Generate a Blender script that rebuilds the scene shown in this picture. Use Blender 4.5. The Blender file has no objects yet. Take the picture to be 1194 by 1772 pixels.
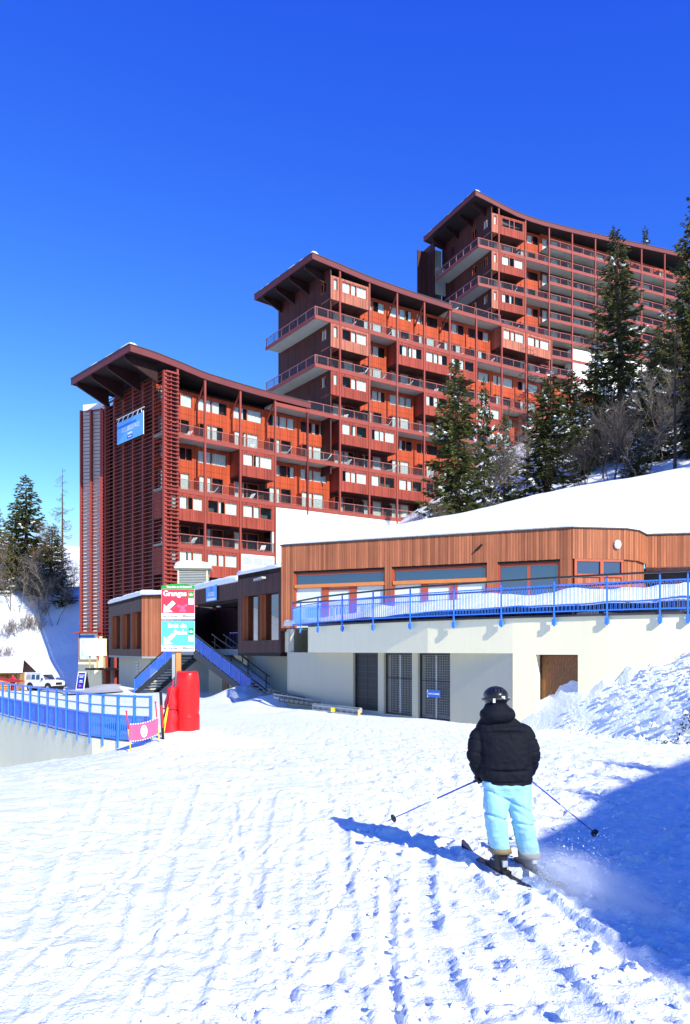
import bpy, bmesh, math, random
import numpy as np
from mathutils import Vector, Matrix, Euler

# ------------------------------------------------------------------ camera, sky, sun, exposure
scn = bpy.context.scene
COL = scn.collection
R = math.radians
FPX, HX, HY = 1350.0, 597.0, 1125.0          # focal length and horizon of the photograph, in its own pixels
cam_d = bpy.data.cameras.new("camera")
cam_d.sensor_fit = 'AUTO'; cam_d.sensor_width = 36.0
cam_d.lens = 36.0 * FPX / 1772.0
cam_d.shift_y = (HY - 886.0) / 1772.0
cam_d.clip_start = 0.1; cam_d.clip_end = 3000
cam = bpy.data.objects.new("camera", cam_d); COL.objects.link(cam)
cam.location = (0, 0, 0); cam.rotation_euler = (R(90), 0, 0)
scn.camera = cam

SUN_H = Vector((0.56, -0.83)).normalized()   # horizontal direction towards the sun
SUN_EL = R(32)
world = bpy.data.worlds.new("World"); scn.world = world; world.use_nodes = True
wn = world.node_tree; wn.nodes.clear()
sky = wn.nodes.new("ShaderNodeTexSky"); sky.sky_type = 'NISHITA'; sky.sun_disc = False
sky.sun_elevation = SUN_EL; sky.sun_rotation = math.atan2(SUN_H.x, SUN_H.y)
sky.altitude = 1800; sky.air_density = 1.25; sky.dust_density = 0.15; sky.ozone_density = 3.2
# the photograph's film-like deep blue: one even colour curve over the whole sky, then the usual weak background
def wv(op, a, b):
    n = wn.nodes.new("ShaderNodeVectorMath"); n.operation = op
    for i, v in enumerate((a, b)):
        if isinstance(v, (tuple, float)): n.inputs[i].default_value = v if isinstance(v, tuple) else (v, v, v)
        else: wn.links.new(v, n.inputs[i])
    return n.outputs[0]
def wm(op, a, b):
    n = wn.nodes.new("ShaderNodeMath"); n.operation = op
    for i, v in enumerate((a, b)):
        if isinstance(v, float): n.inputs[i].default_value = v
        else: wn.links.new(v, n.inputs[i])
    return n.outputs[0]
c0 = wv('MULTIPLY', sky.outputs[0], 0.12)
sep = wn.nodes.new("ShaderNodeSeparateXYZ"); wn.links.new(c0, sep.inputs[0]); cmb = wn.nodes.new("ShaderNodeCombineXYZ")
for i, (pw, k, cap) in enumerate(((1.9, 1.70, 0.50), (1.5, 1.36, 0.75), (0.5, 1.12, 1.15))):
    wn.links.new(wm('MULTIPLY', wm('MINIMUM', wm('MULTIPLY', wm('POWER', sep.outputs[i], pw), k), cap), 1 / 0.12), cmb.inputs[i])
g1 = cmb.outputs[0]
bg = wn.nodes.new("ShaderNodeBackground"); bg.inputs['Strength'].default_value = 0.12
wo = wn.nodes.new("ShaderNodeOutputWorld")
wn.links.new(g1, bg.inputs[0]); wn.links.new(bg.outputs[0], wo.inputs[0])

sun_d = bpy.data.lights.new("sun", 'SUN'); sun_d.energy = 5.0; sun_d.angle = R(0.53); sun_d.color = (1.0, 0.965, 0.88)
sun = bpy.data.objects.new("sun", sun_d); COL.objects.link(sun)
sdir = Vector((SUN_H.x * math.cos(SUN_EL), SUN_H.y * math.cos(SUN_EL), math.sin(SUN_EL)))
sun.rotation_euler = (-sdir).to_track_quat('-Z', 'Y').to_euler(); sun.location = (30, -40, 60)
vs = scn.view_settings; vs.view_transform = 'Standard'; vs.look = 'None'; vs.gamma = 1.0; vs.use_curve_mapping = False
vs.exposure = 0.45
scn.cycles.max_bounces = 6; scn.cycles.volume_bounces = 5; scn.cycles.transparent_max_bounces = 12; scn.cycles.caustics_reflective = False; scn.cycles.caustics_refractive = False

random.seed(7)
rng = np.random.default_rng(7)
def at(px, py, d):
    """point of the place seen at photograph pixel (px, py) and standing d metres in front of the camera"""
    return Vector(((px - HX) * d / FPX, d, (HY - py) * d / FPX))

# ------------------------------------------------------------------ materials
def nm(name):
    m = bpy.data.materials.new(name); m.use_nodes = True
    nt = m.node_tree; nt.nodes.clear()
    out = nt.nodes.new("ShaderNodeOutputMaterial"); b = nt.nodes.new("ShaderNodeBsdfPrincipled")
    nt.links.new(b.outputs[0], out.inputs[0])
    return m, nt, b
def node(nt, kind, **kw):
    n = nt.nodes.new(kind)
    for k, v in kw.items(): setattr(n, k, v)
    return n
def mixmul(nt, a, fac_socket, lo, hi):
    """colour a times a value running lo..hi with fac"""
    mr = node(nt, "ShaderNodeMapRange"); mr.inputs[3].default_value = lo; mr.inputs[4].default_value = hi
    nt.links.new(fac_socket, mr.inputs[0])
    mx = node(nt, "ShaderNodeMixRGB", blend_type='MULTIPLY'); mx.inputs[0].default_value = 1.0
    if isinstance(a, tuple): mx.inputs[1].default_value = (*a, 1)
    else: nt.links.new(a, mx.inputs[1])
    nt.links.new(mr.outputs[0], mx.inputs[2])
    return mx.outputs[0]
def noise(nt, coord, scale, detail=3, rough=0.55, stretch=None):
    n = node(nt, "ShaderNodeTexNoise"); n.inputs['Scale'].default_value = scale; n.inputs['Detail'].default_value = detail; n.inputs['Roughness'].default_value = rough
    if stretch:
        mp = node(nt, "ShaderNodeMapping"); mp.inputs['Scale'].default_value = stretch
        nt.links.new(coord, mp.inputs[0]); coord = mp.outputs[0]
    nt.links.new(coord, n.inputs['Vector'])
    return n.outputs[0]
def add_bump(nt, b, h, strength, dist):
    bp = node(nt, "ShaderNodeBump"); bp.inputs['Strength'].default_value = strength; bp.inputs['Distance'].default_value = dist
    nt.links.new(h, bp.inputs['Height']); nt.links.new(bp.outputs[0], b.inputs['Normal'])
MATS = {}
def plain(name, col, rough=0.6, var=0.18, scale=2.5, metal=0.0, bump=0.0, spec=0.4, coord='Object'):
    m, nt, b = nm(name)
    tc = node(nt, "ShaderNodeTexCoord")
    n1 = noise(nt, tc.outputs[coord], scale, 5)
    c = mixmul(nt, col, n1, 1 - var, 1 + var)
    nt.links.new(c, b.inputs['Base Color'])
    b.inputs['Roughness'].default_value = rough; b.inputs['Metallic'].default_value = metal; b.inputs['Specular IOR Level'].default_value = spec
    if bump: add_bump(nt, b, noise(nt, tc.outputs[coord], scale * 8, 4), 0.6, bump)
    MATS[name] = m; return m
def boards(name, col, bw=0.13, var=0.35, groove=0.35, rough=0.65, stain=0.35):
    """vertical boards: u of the uv map runs along the wall in metres, v up it"""
    m, nt, b = nm(name)
    uv = node(nt, "ShaderNodeUVMap"); sx = node(nt, "ShaderNodeSeparateXYZ"); nt.links.new(uv.outputs[0], sx.inputs[0])
    dv = node(nt, "ShaderNodeMath", operation='DIVIDE'); dv.inputs[1].default_value = bw; nt.links.new(sx.outputs[0], dv.inputs[0])
    fl = node(nt, "ShaderNodeMath", operation='FLOOR'); nt.links.new(dv.outputs[0], fl.inputs[0])
    fr = node(nt, "ShaderNodeMath", operation='FRACT'); nt.links.new(dv.outputs[0], fr.inputs[0])
    wn_ = node(nt, "ShaderNodeTexWhiteNoise", noise_dimensions='1D'); nt.links.new(fl.outputs[0], wn_.inputs['W'])
    c = mixmul(nt, col, wn_.outputs[0], 1 - var, 1 + var)
    geo = node(nt, "ShaderNodeNewGeometry")
    c = mixmul(nt, c, noise(nt, uv.outputs[0], 1.0, 5, 0.65, (9, 0.7, 1)), 1 - stain, 1 + stain)
    c = mixmul(nt, c, noise(nt, geo.outputs['Position'], 0.35, 4), 1 - stain, 1 + stain)
    tri = node(nt, "ShaderNodeMath", operation='PINGPONG'); tri.inputs[1].default_value = 0.5; nt.links.new(fr.outputs[0], tri.inputs[0])
    ss = node(nt, "ShaderNodeMapRange", interpolation_type='SMOOTHSTEP'); ss.inputs[1].default_value = 0.0; ss.inputs[2].default_value = 0.09
    nt.links.new(tri.outputs[0], ss.inputs[0])
    c = mixmul(nt, c, ss.outputs[0], 1 - groove, 1.0)
    nt.links.new(c, b.inputs['Base Color']); b.inputs['Roughness'].default_value = rough; b.inputs['Specular IOR Level'].default_value = 0.25
    add_bump(nt, b, ss.outputs[0], 0.5, 0.012)
    MATS[name] = m; return m
def stained(name, col):
    """painted render with faint rain streaks, damp patches and roller marks"""
    m, nt, b = nm(name); geo = node(nt, "ShaderNodeNewGeometry"); P = geo.outputs['Position']
    c = mixmul(nt, col, noise(nt, P, 1.0, 5, .6, (2.6, 2.6, .22)), 0.94, 1.05)
    c = mixmul(nt, c, noise(nt, P, 0.35, 4, .6), 0.96, 1.04)
    rp = node(nt, "ShaderNodeMapRange", interpolation_type='SMOOTHSTEP'); rp.inputs[1].default_value = .60; rp.inputs[2].default_value = .78
    nt.links.new(noise(nt, P, 1.0, 6, .65, (5.5, 5.5, .5)), rp.inputs[0]); c = mixmul(nt, c, rp.outputs[0], 1.0, .86)
    nt.links.new(c, b.inputs['Base Color']); b.inputs['Roughness'].default_value = .85; b.inputs['Specular IOR Level'].default_value = .2
    add_bump(nt, b, noise(nt, P, 9, 5, .6), .5, .012); MATS[name] = m; return m
def glass(name, tint=(0.02, 0.03, 0.04), transp=0.7, rough=0.015):
    m = bpy.data.materials.new(name); m.use_nodes = True; nt = m.node_tree; nt.nodes.clear()
    out = node(nt, "ShaderNodeOutputMaterial"); tr = node(nt, "ShaderNodeBsdfTransparent"); tr.inputs[0].default_value = (0.95, 0.97, 0.97, 1)
    b = node(nt, "ShaderNodeBsdfPrincipled"); b.inputs['Base Color'].default_value = (*tint, 1); b.inputs['Roughness'].default_value = rough; b.inputs['Specular IOR Level'].default_value = 0.8; b.inputs['IOR'].default_value = 2.0 if transp < .2 else 1.5
    mx = node(nt, "ShaderNodeMixShader"); mx.inputs[0].default_value = 1 - transp
    nt.links.new(tr.outputs[0], mx.inputs[1]); nt.links.new(b.outputs[0], mx.inputs[2])
    nt.links.new(mx.outputs[0], out.inputs[0]); MATS[name] = m; return m
def snowmat(name, col=(0.85, 0.89, 0.89), s1=6.0, d1=0.03, s2=40.0, d2=0.006, grain=0.0):
    m, nt, b = nm(name)
    geo = node(nt, "ShaderNodeNewGeometry"); P = geo.outputs['Position']
    n1 = noise(nt, P, s1, 6, 0.6); n2 = noise(nt, P, s2, 4, 0.6)
    ad = node(nt, "ShaderNodeMath", operation='MULTIPLY_ADD'); ad.inputs[1].default_value = d2 / max(d1, 1e-6)
    nt.links.new(n2, ad.inputs[0]); nt.links.new(n1, ad.inputs[2])
    add_bump(nt, b, ad.outputs[0], 1.0, d1)
    c = mixmul(nt, col, noise(nt, P, 0.6, 4), 0.955, 1.045)
    nt.links.new(c, b.inputs['Base Color']); b.inputs['Roughness'].default_value = 0.55; b.inputs['Specular IOR Level'].default_value = 0.25
    MATS[name] = m; return m

snowmat('snow', s1=2.2, d1=0.05, s2=14, d2=0.012)
snowmat('piste', s1=8.0, d1=0.040, s2=42, d2=0.014)
snowmat('lumpsnow', s1=6.0, d1=0.07, s2=30, d2=0.015)
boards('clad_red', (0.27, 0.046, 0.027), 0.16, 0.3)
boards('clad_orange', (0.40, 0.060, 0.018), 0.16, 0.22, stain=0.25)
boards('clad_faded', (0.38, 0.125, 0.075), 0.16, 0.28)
boards('clad_brown_shade', (0.065, 0.017, 0.014), 0.16, 0.3)  # brown boards with the shade of block ends and balcony recesses put in
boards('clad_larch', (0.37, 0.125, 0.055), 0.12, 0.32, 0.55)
boards('clad_pavilion_shade', (0.075, 0.028, 0.022), 0.12, 0.3, 0.55)  # pavilion boards, the shade on their side faces put into the brown
boards('clad_reveal_lit', (0.60, 0.16, 0.06), 0.12, 0.2, 0.3)  # window reveals, sunlit orange put into the colour
boards('hut_wood', (0.62, 0.30, 0.08), 0.15, 0.25)
plain('fascia', (0.15, 0.03, 0.03), 0.6, 0.2, 0.8)
plain('post_red', (0.27, 0.05, 0.035), 0.55, 0.2, 1.0)
plain('roof_dark', (0.012, 0.006, 0.0055), 0.8, 0.3, 1.0)  # brown underside wood, eave shade deepened into the colour
boards('roof_beam', (0.03, 0.009, 0.008), 0.3, 0.2)  # bracket brown darkened to carry the shade under the overhang
plain('roof_edge', (0.06, 0.05, 0.05), 0.7, 0.2)
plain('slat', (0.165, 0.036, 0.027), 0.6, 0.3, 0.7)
plain('slat_lit', (0.30, 0.048, 0.034), 0.6, 0.25, 0.7)  # brighter copy of slat with sunlight put into its red
plain('screen_back', (0.10, 0.012, 0.010), 0.8, 0.25, 0.5)  # end wall red with the shade behind the slats put in
plain('concrete', (0.36, 0.37, 0.31), 0.85, 0.12, 0.7, bump=0.004)
stained('concrete_white', (0.80, 0.79, 0.72))
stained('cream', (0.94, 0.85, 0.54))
stained('cream_grey_shade', (0.52, 0.49, 0.36))  # cream paint with the set-back wall's shade put into it; also grey concrete
plain('interior', (0.10, 0.09, 0.085), 0.9, 0.3, 0.6)
plain('curtain', (0.80, 0.84, 0.80), 0.9, 0.05, 4)
plain('frame_wood', (0.40, 0.075, 0.028), 0.5, 0.2)
plain('frame_orange', (0.62, 0.20, 0.05), 0.45, 0.2)
plain('rail_metal', (0.38, 0.12, 0.09), 0.45, 0.2)
plain('door_pale', (0.62, 0.70, 0.66), 0.3, 0.08)
plain('blue_paint', (0.05, 0.22, 0.80), 0.4, 0.15, 3)
plain('blue_dark', (0.02, 0.035, 0.30), 0.4, 0.2, 3)
plain('handrail', (0.035, 0.03, 0.03), 0.5, 0.2)
plain('black', (0.012, 0.012, 0.014), 0.5, 0.2)
plain('dark_metal', (0.03, 0.033, 0.035), 0.45, 0.25, 4)
plain('grey_metal', (0.42, 0.44, 0.42), 0.5, 0.15, 3, metal=0.3)
plain('white_paint', (0.80, 0.81, 0.80), 0.5, 0.04)
plain('door_brown', (0.19, 0.075, 0.018), 0.45, 0.5, 6, spec=0.3)
plain('asphalt', (0.42, 0.42, 0.42), 0.8, 0.25, 1.2, bump=0.004)
plain('bark', (0.075, 0.05, 0.035), 0.9, 0.35, 6)
plain('bark_pale', (0.19, 0.155, 0.12), 0.9, 0.3, 6)
plain('twig', (0.155, 0.105, 0.06), 0.9, 0.35, 3)
plain('twig_dark', (0.06, 0.045, 0.035), 0.9, 0.35, 3)
plain('banner_blue', (0.14, 0.42, 0.80), 0.6, 0.06)
plain('sign_red', (0.72, 0.035, 0.06), 0.4, 0.06)
plain('sign_pink', (0.78, 0.10, 0.22), 0.4, 0.06)
plain('sign_cyan', (0.10, 0.60, 0.82), 0.4, 0.06)
plain('sign_green', (0.02, 0.30, 0.03), 0.4, 0.06)
plain('sign_white', (0.82, 0.82, 0.80), 0.4, 0.03)
plain('sign_grey', (0.22, 0.23, 0.22), 0.5, 0.1)
plain('sign_blue', (0.03, 0.16, 0.62), 0.4, 0.08)
plain('sign_navy', (0.01, 0.03, 0.32), 0.4, 0.08)
plain('pad_red', (0.72, 0.012, 0.012), 0.32, 0.12, 2, bump=0.006)
plain('net_red', (0.62, 0.012, 0.02), 0.6, 0.25, 6)
plain('wood_orange', (0.62, 0.26, 0.07), 0.5, 0.2, 3)
plain('wood_yellow', (0.55, 0.42, 0.16), 0.6, 0.2, 3)
plain('pole_yellow', (0.75, 0.62, 0.03), 0.5, 0.1)
plain('pole_red', (0.70, 0.03, 0.03), 0.5, 0.1)
plain('car_white', (0.78, 0.79, 0.77), 0.3, 0.05)
plain('tyre', (0.015, 0.015, 0.015), 0.8, 0.2)
plain('canopy_red', (0.40, 0.015, 0.015), 0.7, 0.2)
plain('suit_red', (0.72, 0.01, 0.05), 0.6, 0.15, 4)
plain('skin', (0.45, 0.24, 0.16), 0.5, 0.08)
glass('glass_room', transp=0.92)
glass('glass_clear', (0.03, 0.05, 0.07), transp=0.45)
glass('glass_dark', (0.006, 0.022, 0.075), transp=0.06, rough=0.01)  # blue sky reflection put into the tint
glass('glass_black', (0.004, 0.004, 0.005), transp=0.06, rough=0.02)
glass('infill', (0.03, 0.025, 0.035), transp=0.84, rough=0.35)

# ------------------------------------------------------------------ mesh building
class MB:
    def __init__(s): s.v = []; s.f = []; s.m = []
    def face(s, pts, mi=0):
        i = len(s.v); s.v.extend([tuple(p) for p in pts]); s.f.append(tuple(range(i, i + len(pts)))); s.m.append(mi); return s
    def hexa(s, p, mi=0, skip=()):
        """p: eight corners, bottom ring 0-3 counter-clockwise from above, top ring 4-7"""
        i = len(s.v); s.v.extend([tuple(q) for q in p])
        for k, f in enumerate(((3, 2, 1, 0), (4, 5, 6, 7), (0, 1, 5, 4), (1, 2, 6, 5), (2, 3, 7, 6), (3, 0, 4, 7))):
            if k in skip: continue
            s.f.append(tuple(i + j for j in f)); s.m.append(mi)
        return s
    def box(s, x0, x1, y0, y1, z0, z1, mi=0):
        return s.hexa([(x0, y0, z0), (x1, y0, z0), (x1, y1, z0), (x0, y1, z0), (x0, y0, z1), (x1, y0, z1), (x1, y1, z1), (x0, y1, z1)], mi)
    def wall(s, a, b, z0, z1, t, mi=0, out=0.0):
        """upright slab from plan point a to b; t metres thick behind the left-hand... the side away from `right` of a->b"""
        a = Vector((a[0], a[1])); b = Vector((b[0], b[1])); d = (b - a).normalized(); n = Vector((-d.y, d.x))
        a0 = a - n * out; b0 = b - n * out; a1 = a0 + n * t; b1 = b0 + n * t
        return s.hexa([(*a0, z0), (*b0, z0), (*b1, z0), (*a1, z0), (*a0, z1), (*b0, z1), (*b1, z1), (*a1, z1)], mi)
    def prism(s, poly, z0, z1, mi=0, mtop=None):
        n = len(poly); i = len(s.v)
        s.v.extend([(p[0], p[1], z0) for p in poly]); s.v.extend([(p[0], p[1], z1) for p in poly])
        s.f.append(tuple(i + n + k for k in range(n))); s.m.append(mi if mtop is None else mtop)
        s.f.append(tuple(i + n - 1 - k for k in range(n))); s.m.append(mi)
        for k in range(n):
            j = (k + 1) % n; s.f.append((i + k, i + j, i + n + j, i + n + k)); s.m.append(mi)
        return s
    def bar(s, p, q, w, h=None, mi=0, up=(0, 0, 1)):
        p = Vector(p); q = Vector(q); h = w if h is None else h
        d = (q - p).normalized(); up = Vector(up)
        if abs(d.dot(up)) > 0.98: up = Vector((0, 1, 0))
        x = d.cross(up).normalized() * (w / 2); y = x.cross(d).normalized() * (h / 2)
        return s.hexa([p - x - y, p + x - y, q + x - y, q - x - y, p - x + y, p + x + y, q + x + y, q - x + y], mi)
    def tube(s, pts, rad, n=8, mi=0, cap=True):
        pts = [Vector(p) for p in pts]
        if not hasattr(rad, '__len__'): rad = [rad] * len(pts)
        i0 = len(s.v); ref = None
        for k, p in enumerate(pts):
            d = (pts[min(k + 1, len(pts) - 1)] - pts[max(k - 1, 0)])
            d = d.normalized() if d.length > 1e-9 else Vector((0, 0, 1))
            if ref is None: ref = Vector((1, 0, 0)) if abs(d.x) < 0.8 else Vector((0, 1, 0))
            x = (ref - d * ref.dot(d)).normalized(); y = d.cross(x); ref = x
            for a in range(n):
                t = 2 * math.pi * a / n
                s.v.append(tuple(p + (x * math.cos(t) + y * math.sin(t)) * rad[k]))
        for k in range(len(pts) - 1):
            for a in range(n):
                b = (a + 1) % n
                s.f.append((i0 + k * n + a, i0 + k * n + b, i0 + (k + 1) * n + b, i0 + (k + 1) * n + a)); s.m.append(mi)
        if cap:
            s.f.append(tuple(i0 + n - 1 - a for a in range(n))); s.m.append(mi)
            e = i0 + (len(pts) - 1) * n; s.f.append(tuple(e + a for a in range(n))); s.m.append(mi)
        return s
    def loft(s, rings, mi=0, cap=True):
        i0 = len(s.v); n = len(rings[0])
        for r in rings: s.v.extend([tuple(p) for p in r])
        for k in range(len(rings) - 1):
            for a in range(n):
                b = (a + 1) % n; s.f.append((i0 + k * n + a, i0 + k * n + b, i0 + (k + 1) * n + b, i0 + (k + 1) * n + a)); s.m.append(mi)
        if cap:
            s.f.append(tuple(i0 + n - 1 - a for a in range(n))); s.m.append(mi)
            e = i0 + (len(rings) - 1) * n; s.f.append(tuple(e + a for a in range(n))); s.m.append(mi)
        return s
    def ellipsoid(s, c, r, n=12, m=8, mi=0):
        rings = []
        for k in range(m + 1):
            t = -math.pi / 2 + math.pi * (k + 0.001) / (m + 0.002)
            rings.append([(c[0] + r[0] * math.cos(t) * math.cos(2 * math.pi * a / n), c[1] + r[1] * math.cos(t) * math.sin(2 * math.pi * a / n), c[2] + r[2] * math.sin(t)) for a in range(n)])
        return s.loft(rings, mi)
    def mesh(s, name, mats, smooth=False):
        me = bpy.data.meshes.new(name)
        me.from_pydata(s.v, [], s.f)
        for mt in mats: me.materials.append(MATS[mt] if isinstance(mt, str) else mt)
        if len(mats) > 1: me.polygons.foreach_set('material_index', s.m)
        uvl = me.uv_layers.new(name='uv')
        V = s.v; co = []
        for f in s.f:
            a = V[f[0]]; b = V[f[1]]; c = V[f[2]]
            ux, uy, uz = b[0] - a[0], b[1] - a[1], b[2] - a[2]; wx, wy, wz = c[0] - a[0], c[1] - a[1], c[2] - a[2]
            nx, ny, nz = uy * wz - uz * wy, uz * wx - ux * wz, ux * wy - uy * wx
            l = math.sqrt(nx * nx + ny * ny + nz * nz) or 1.0
            if abs(nz) / l < 0.7:
                h = math.hypot(nx, ny); tx, ty = -ny / h, nx / h
                for k in f: co.extend((V[k][0] * tx + V[k][1] * ty, V[k][2]))
            else:
                for k in f: co.extend((V[k][0], V[k][1]))
        uvl.data.foreach_set('uv', co)
        if smooth: me.polygons.foreach_set('use_smooth', [True] * len(s.f))
        me.update(); return me

WM = {}
def link(name, data, parent=None, M=None):
    o = bpy.data.objects.new(name, data); COL.objects.link(o)
    M = Matrix() if M is None else M
    WM[o] = M
    if parent is not None:
        o.parent = parent; o.matrix_local = WM[parent].inverted() @ M
    else:
        o.matrix_local = M
    return o
def T(*p): return Matrix.Translation(Vector(p))
def frame(o, ex, ez=(0, 0, 1)):
    ex = Vector((ex[0], ex[1], 0)).normalized(); ey = Vector((-ex.y, ex.x, 0))
    return Matrix(((ex.x, ey.x, 0, o[0]), (ex.y, ey.y, 0, o[1]), (0, 0, 1, o[2] if len(o) > 2 else 0), (0, 0, 0, 1)))
def SX(sx): return Matrix.Diagonal((sx, 1, 1, 1))
def tag(o, label=None, cat=None, group=None, kind=None):
    if label: o['label'] = label
    if cat: o['category'] = cat
    if group: o['group'] = group
    if kind: o['kind'] = kind
    return o
def thing(name, label, cat, loc=(0, 0, 0), rz=0.0, group=None):
    o = link(name, None, None, T(*loc) @ Matrix.Rotation(rz, 4, 'Z')); o.empty_display_size = 0.3
    return tag(o, label, cat, group)
def part(name, mb, mats, parent, M=None, smooth=False, local=False, label=None, kind=None):
    """mesh child; coordinates in world space unless M (world matrix) is given, or local=True (parent's space)"""
    mats = [mats] if isinstance(mats, str) else mats
    me = mb if isinstance(mb, bpy.types.Mesh) else mb.mesh(name, mats, smooth)
    if M is None: M = WM[parent] if local else Matrix()
    o = link(name, me, parent, M)
    return tag(o, label, kind=kind)
def solo(name, mb, mats, label=None, cat=None, group=None, kind=None, smooth=False, M=None):
    mats = [mats] if isinstance(mats, str) else mats
    me = mb if isinstance(mb, bpy.types.Mesh) else mb.mesh(name, mats, smooth)
    return tag(link(name, me, None, M), label, cat, group, kind)
def copy_tree(o, M, parent=None):
    c = o.copy(); COL.objects.link(c); WM[c] = M
    if parent is not None: c.parent = parent; c.matrix_local = WM[parent].inverted() @ M
    else: c.matrix_local = M
    for ch in list(o.children):
        copy_tree(ch, M @ (WM[o].inverted() @ WM[ch]), c)
    return c
FONT_CACHE = {}
def text_mesh(txt, size, mat, align='CENTER', bold=0.0, extr=0.002):
    cu = bpy.data.curves.new('text', 'FONT'); cu.body = txt; cu.size = size; cu.align_x = align; cu.align_y = 'CENTER'
    cu.extrude = extr; cu.offset = bold; cu.resolution_u = 3
    o = bpy.data.objects.new('text', cu); COL.objects.link(o)
    me = bpy.data.meshes.new_from_object(o.evaluated_get(bpy.context.evaluated_depsgraph_get()))
    bpy.data.objects.remove(o); bpy.data.curves.remove(cu)
    me.materials.clear(); me.materials.append(MATS[mat]); return me
def text(name, txt, size, mat, parent, M, sx=1.0, bold=0.0):
    """flat lettering; M places its centre, x along the line, y up the letters, z towards the reader"""
    return link(name, text_mesh(txt, size, mat, bold=bold), parent, M @ Matrix.Diagonal((sx, 1, 1, 1)))
def faceframe(o, ex):
    """matrix whose x is ex (horizontal), y is up and z points out of the wall towards the right-hand side of ex"""
    ex = Vector((ex[0], ex[1], 0)).normalized(); n = Vector((ex.y, -ex.x, 0))
    return Matrix(((ex.x, 0, n.x, o[0]), (ex.y, 0, n.y, o[1]), (0, 1, 0, o[2]), (0, 0, 0, 1)))

# ------------------------------------------------------------------ value noise in numpy
def _h(ix, iy, seed):
    n = (ix.astype(np.int64) * 374761393 + iy.astype(np.int64) * 668265263 + seed * 1442695041) & 0x7fffffff
    n = ((n ^ (n >> 13)) * 1274126177) & 0x7fffffff
    return ((n ^ (n >> 16)) & 0xffff) / 65535.0
def vnoise(x, y, seed=0):
    x0 = np.floor(x); y0 = np.floor(y); fx = x - x0; fy = y - y0
    fx = fx * fx * (3 - 2 * fx); fy = fy * fy * (3 - 2 * fy)
    a = _h(x0, y0, seed); b = _h(x0 + 1, y0, seed); c = _h(x0, y0 + 1, seed); d = _h(x0 + 1, y0 + 1, seed)
    return (a * (1 - fx) + b * fx) * (1 - fy) + (c * (1 - fx) + d * fx) * fy
def fbm(x, y, seed=0, octv=4, gain=0.5):
    s = 0; a = 1; t = 0
    for k in range(octv):
        s = s + a * vnoise(x * 2 ** k + 17.3 * k, y * 2 ** k - 9.1 * k, seed + k); t += a; a *= gain
    return s / t
def sstep(a, b, x):
    t = np.clip((x - a) / (b - a), 0, 1); return t * t * (3 - 2 * t)
def grid_mesh(name, xs, ys, Z, mats, keep=None, smooth=True):
    X, Y = np.meshgrid(xs, ys); nx, ny = len(xs), len(ys)
    co = np.stack([X, Y, Z], -1).reshape(-1, 3).astype(np.float32)
    i = (np.arange(ny - 1)[:, None] * nx + np.arange(nx - 1)[None, :]).reshape(-1)
    q = np.stack([i, i + 1, i + 1 + nx, i + nx], -1)
    if keep is not None: q = q[keep.reshape(-1)]
    used = np.unique(q); rem = np.full(len(co), -1); rem[used] = np.arange(len(used)); co = co[used]; q = rem[q]
    me = bpy.data.meshes.new(name); me.vertices.add(len(co)); me.vertices.foreach_set('co', co.reshape(-1))
    me.loops.add(q.size); me.loops.foreach_set('vertex_index', q.reshape(-1).astype(np.int32))
    me.polygons.add(len(q)); me.polygons.foreach_set('loop_start', np.arange(0, q.size, 4, dtype=np.int32))
    try: me.polygons.foreach_set('loop_total', np.full(len(q), 4, dtype=np.int32))
    except Exception: pass
    for m in mats: me.materials.append(MATS[m])
    if smooth: me.polygons.foreach_set('use_smooth', np.ones(len(q), dtype=bool))
    me.update(calc_edges=True); return me
def soup_mesh(name, tri, mats, midx=None):
    """triangle soup (n,3,3) -> mesh"""
    n = len(tri); me = bpy.data.meshes.new(name); me.vertices.add(3 * n); me.vertices.foreach_set('co', np.ascontiguousarray(tri, dtype=np.float32).reshape(-1))
    me.loops.add(3 * n); me.loops.foreach_set('vertex_index', np.arange(3 * n, dtype=np.int32))
    me.polygons.add(n); me.polygons.foreach_set('loop_start', np.arange(0, 3 * n, 3, dtype=np.int32))
    try: me.polygons.foreach_set('loop_total', np.full(n, 3, dtype=np.int32))
    except Exception: pass
    for m in mats: me.materials.append(MATS[m])
    if midx is not None: me.polygons.foreach_set('material_index', midx.astype(np.int32))
    me.update(calc_edges=True); return me
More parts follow.
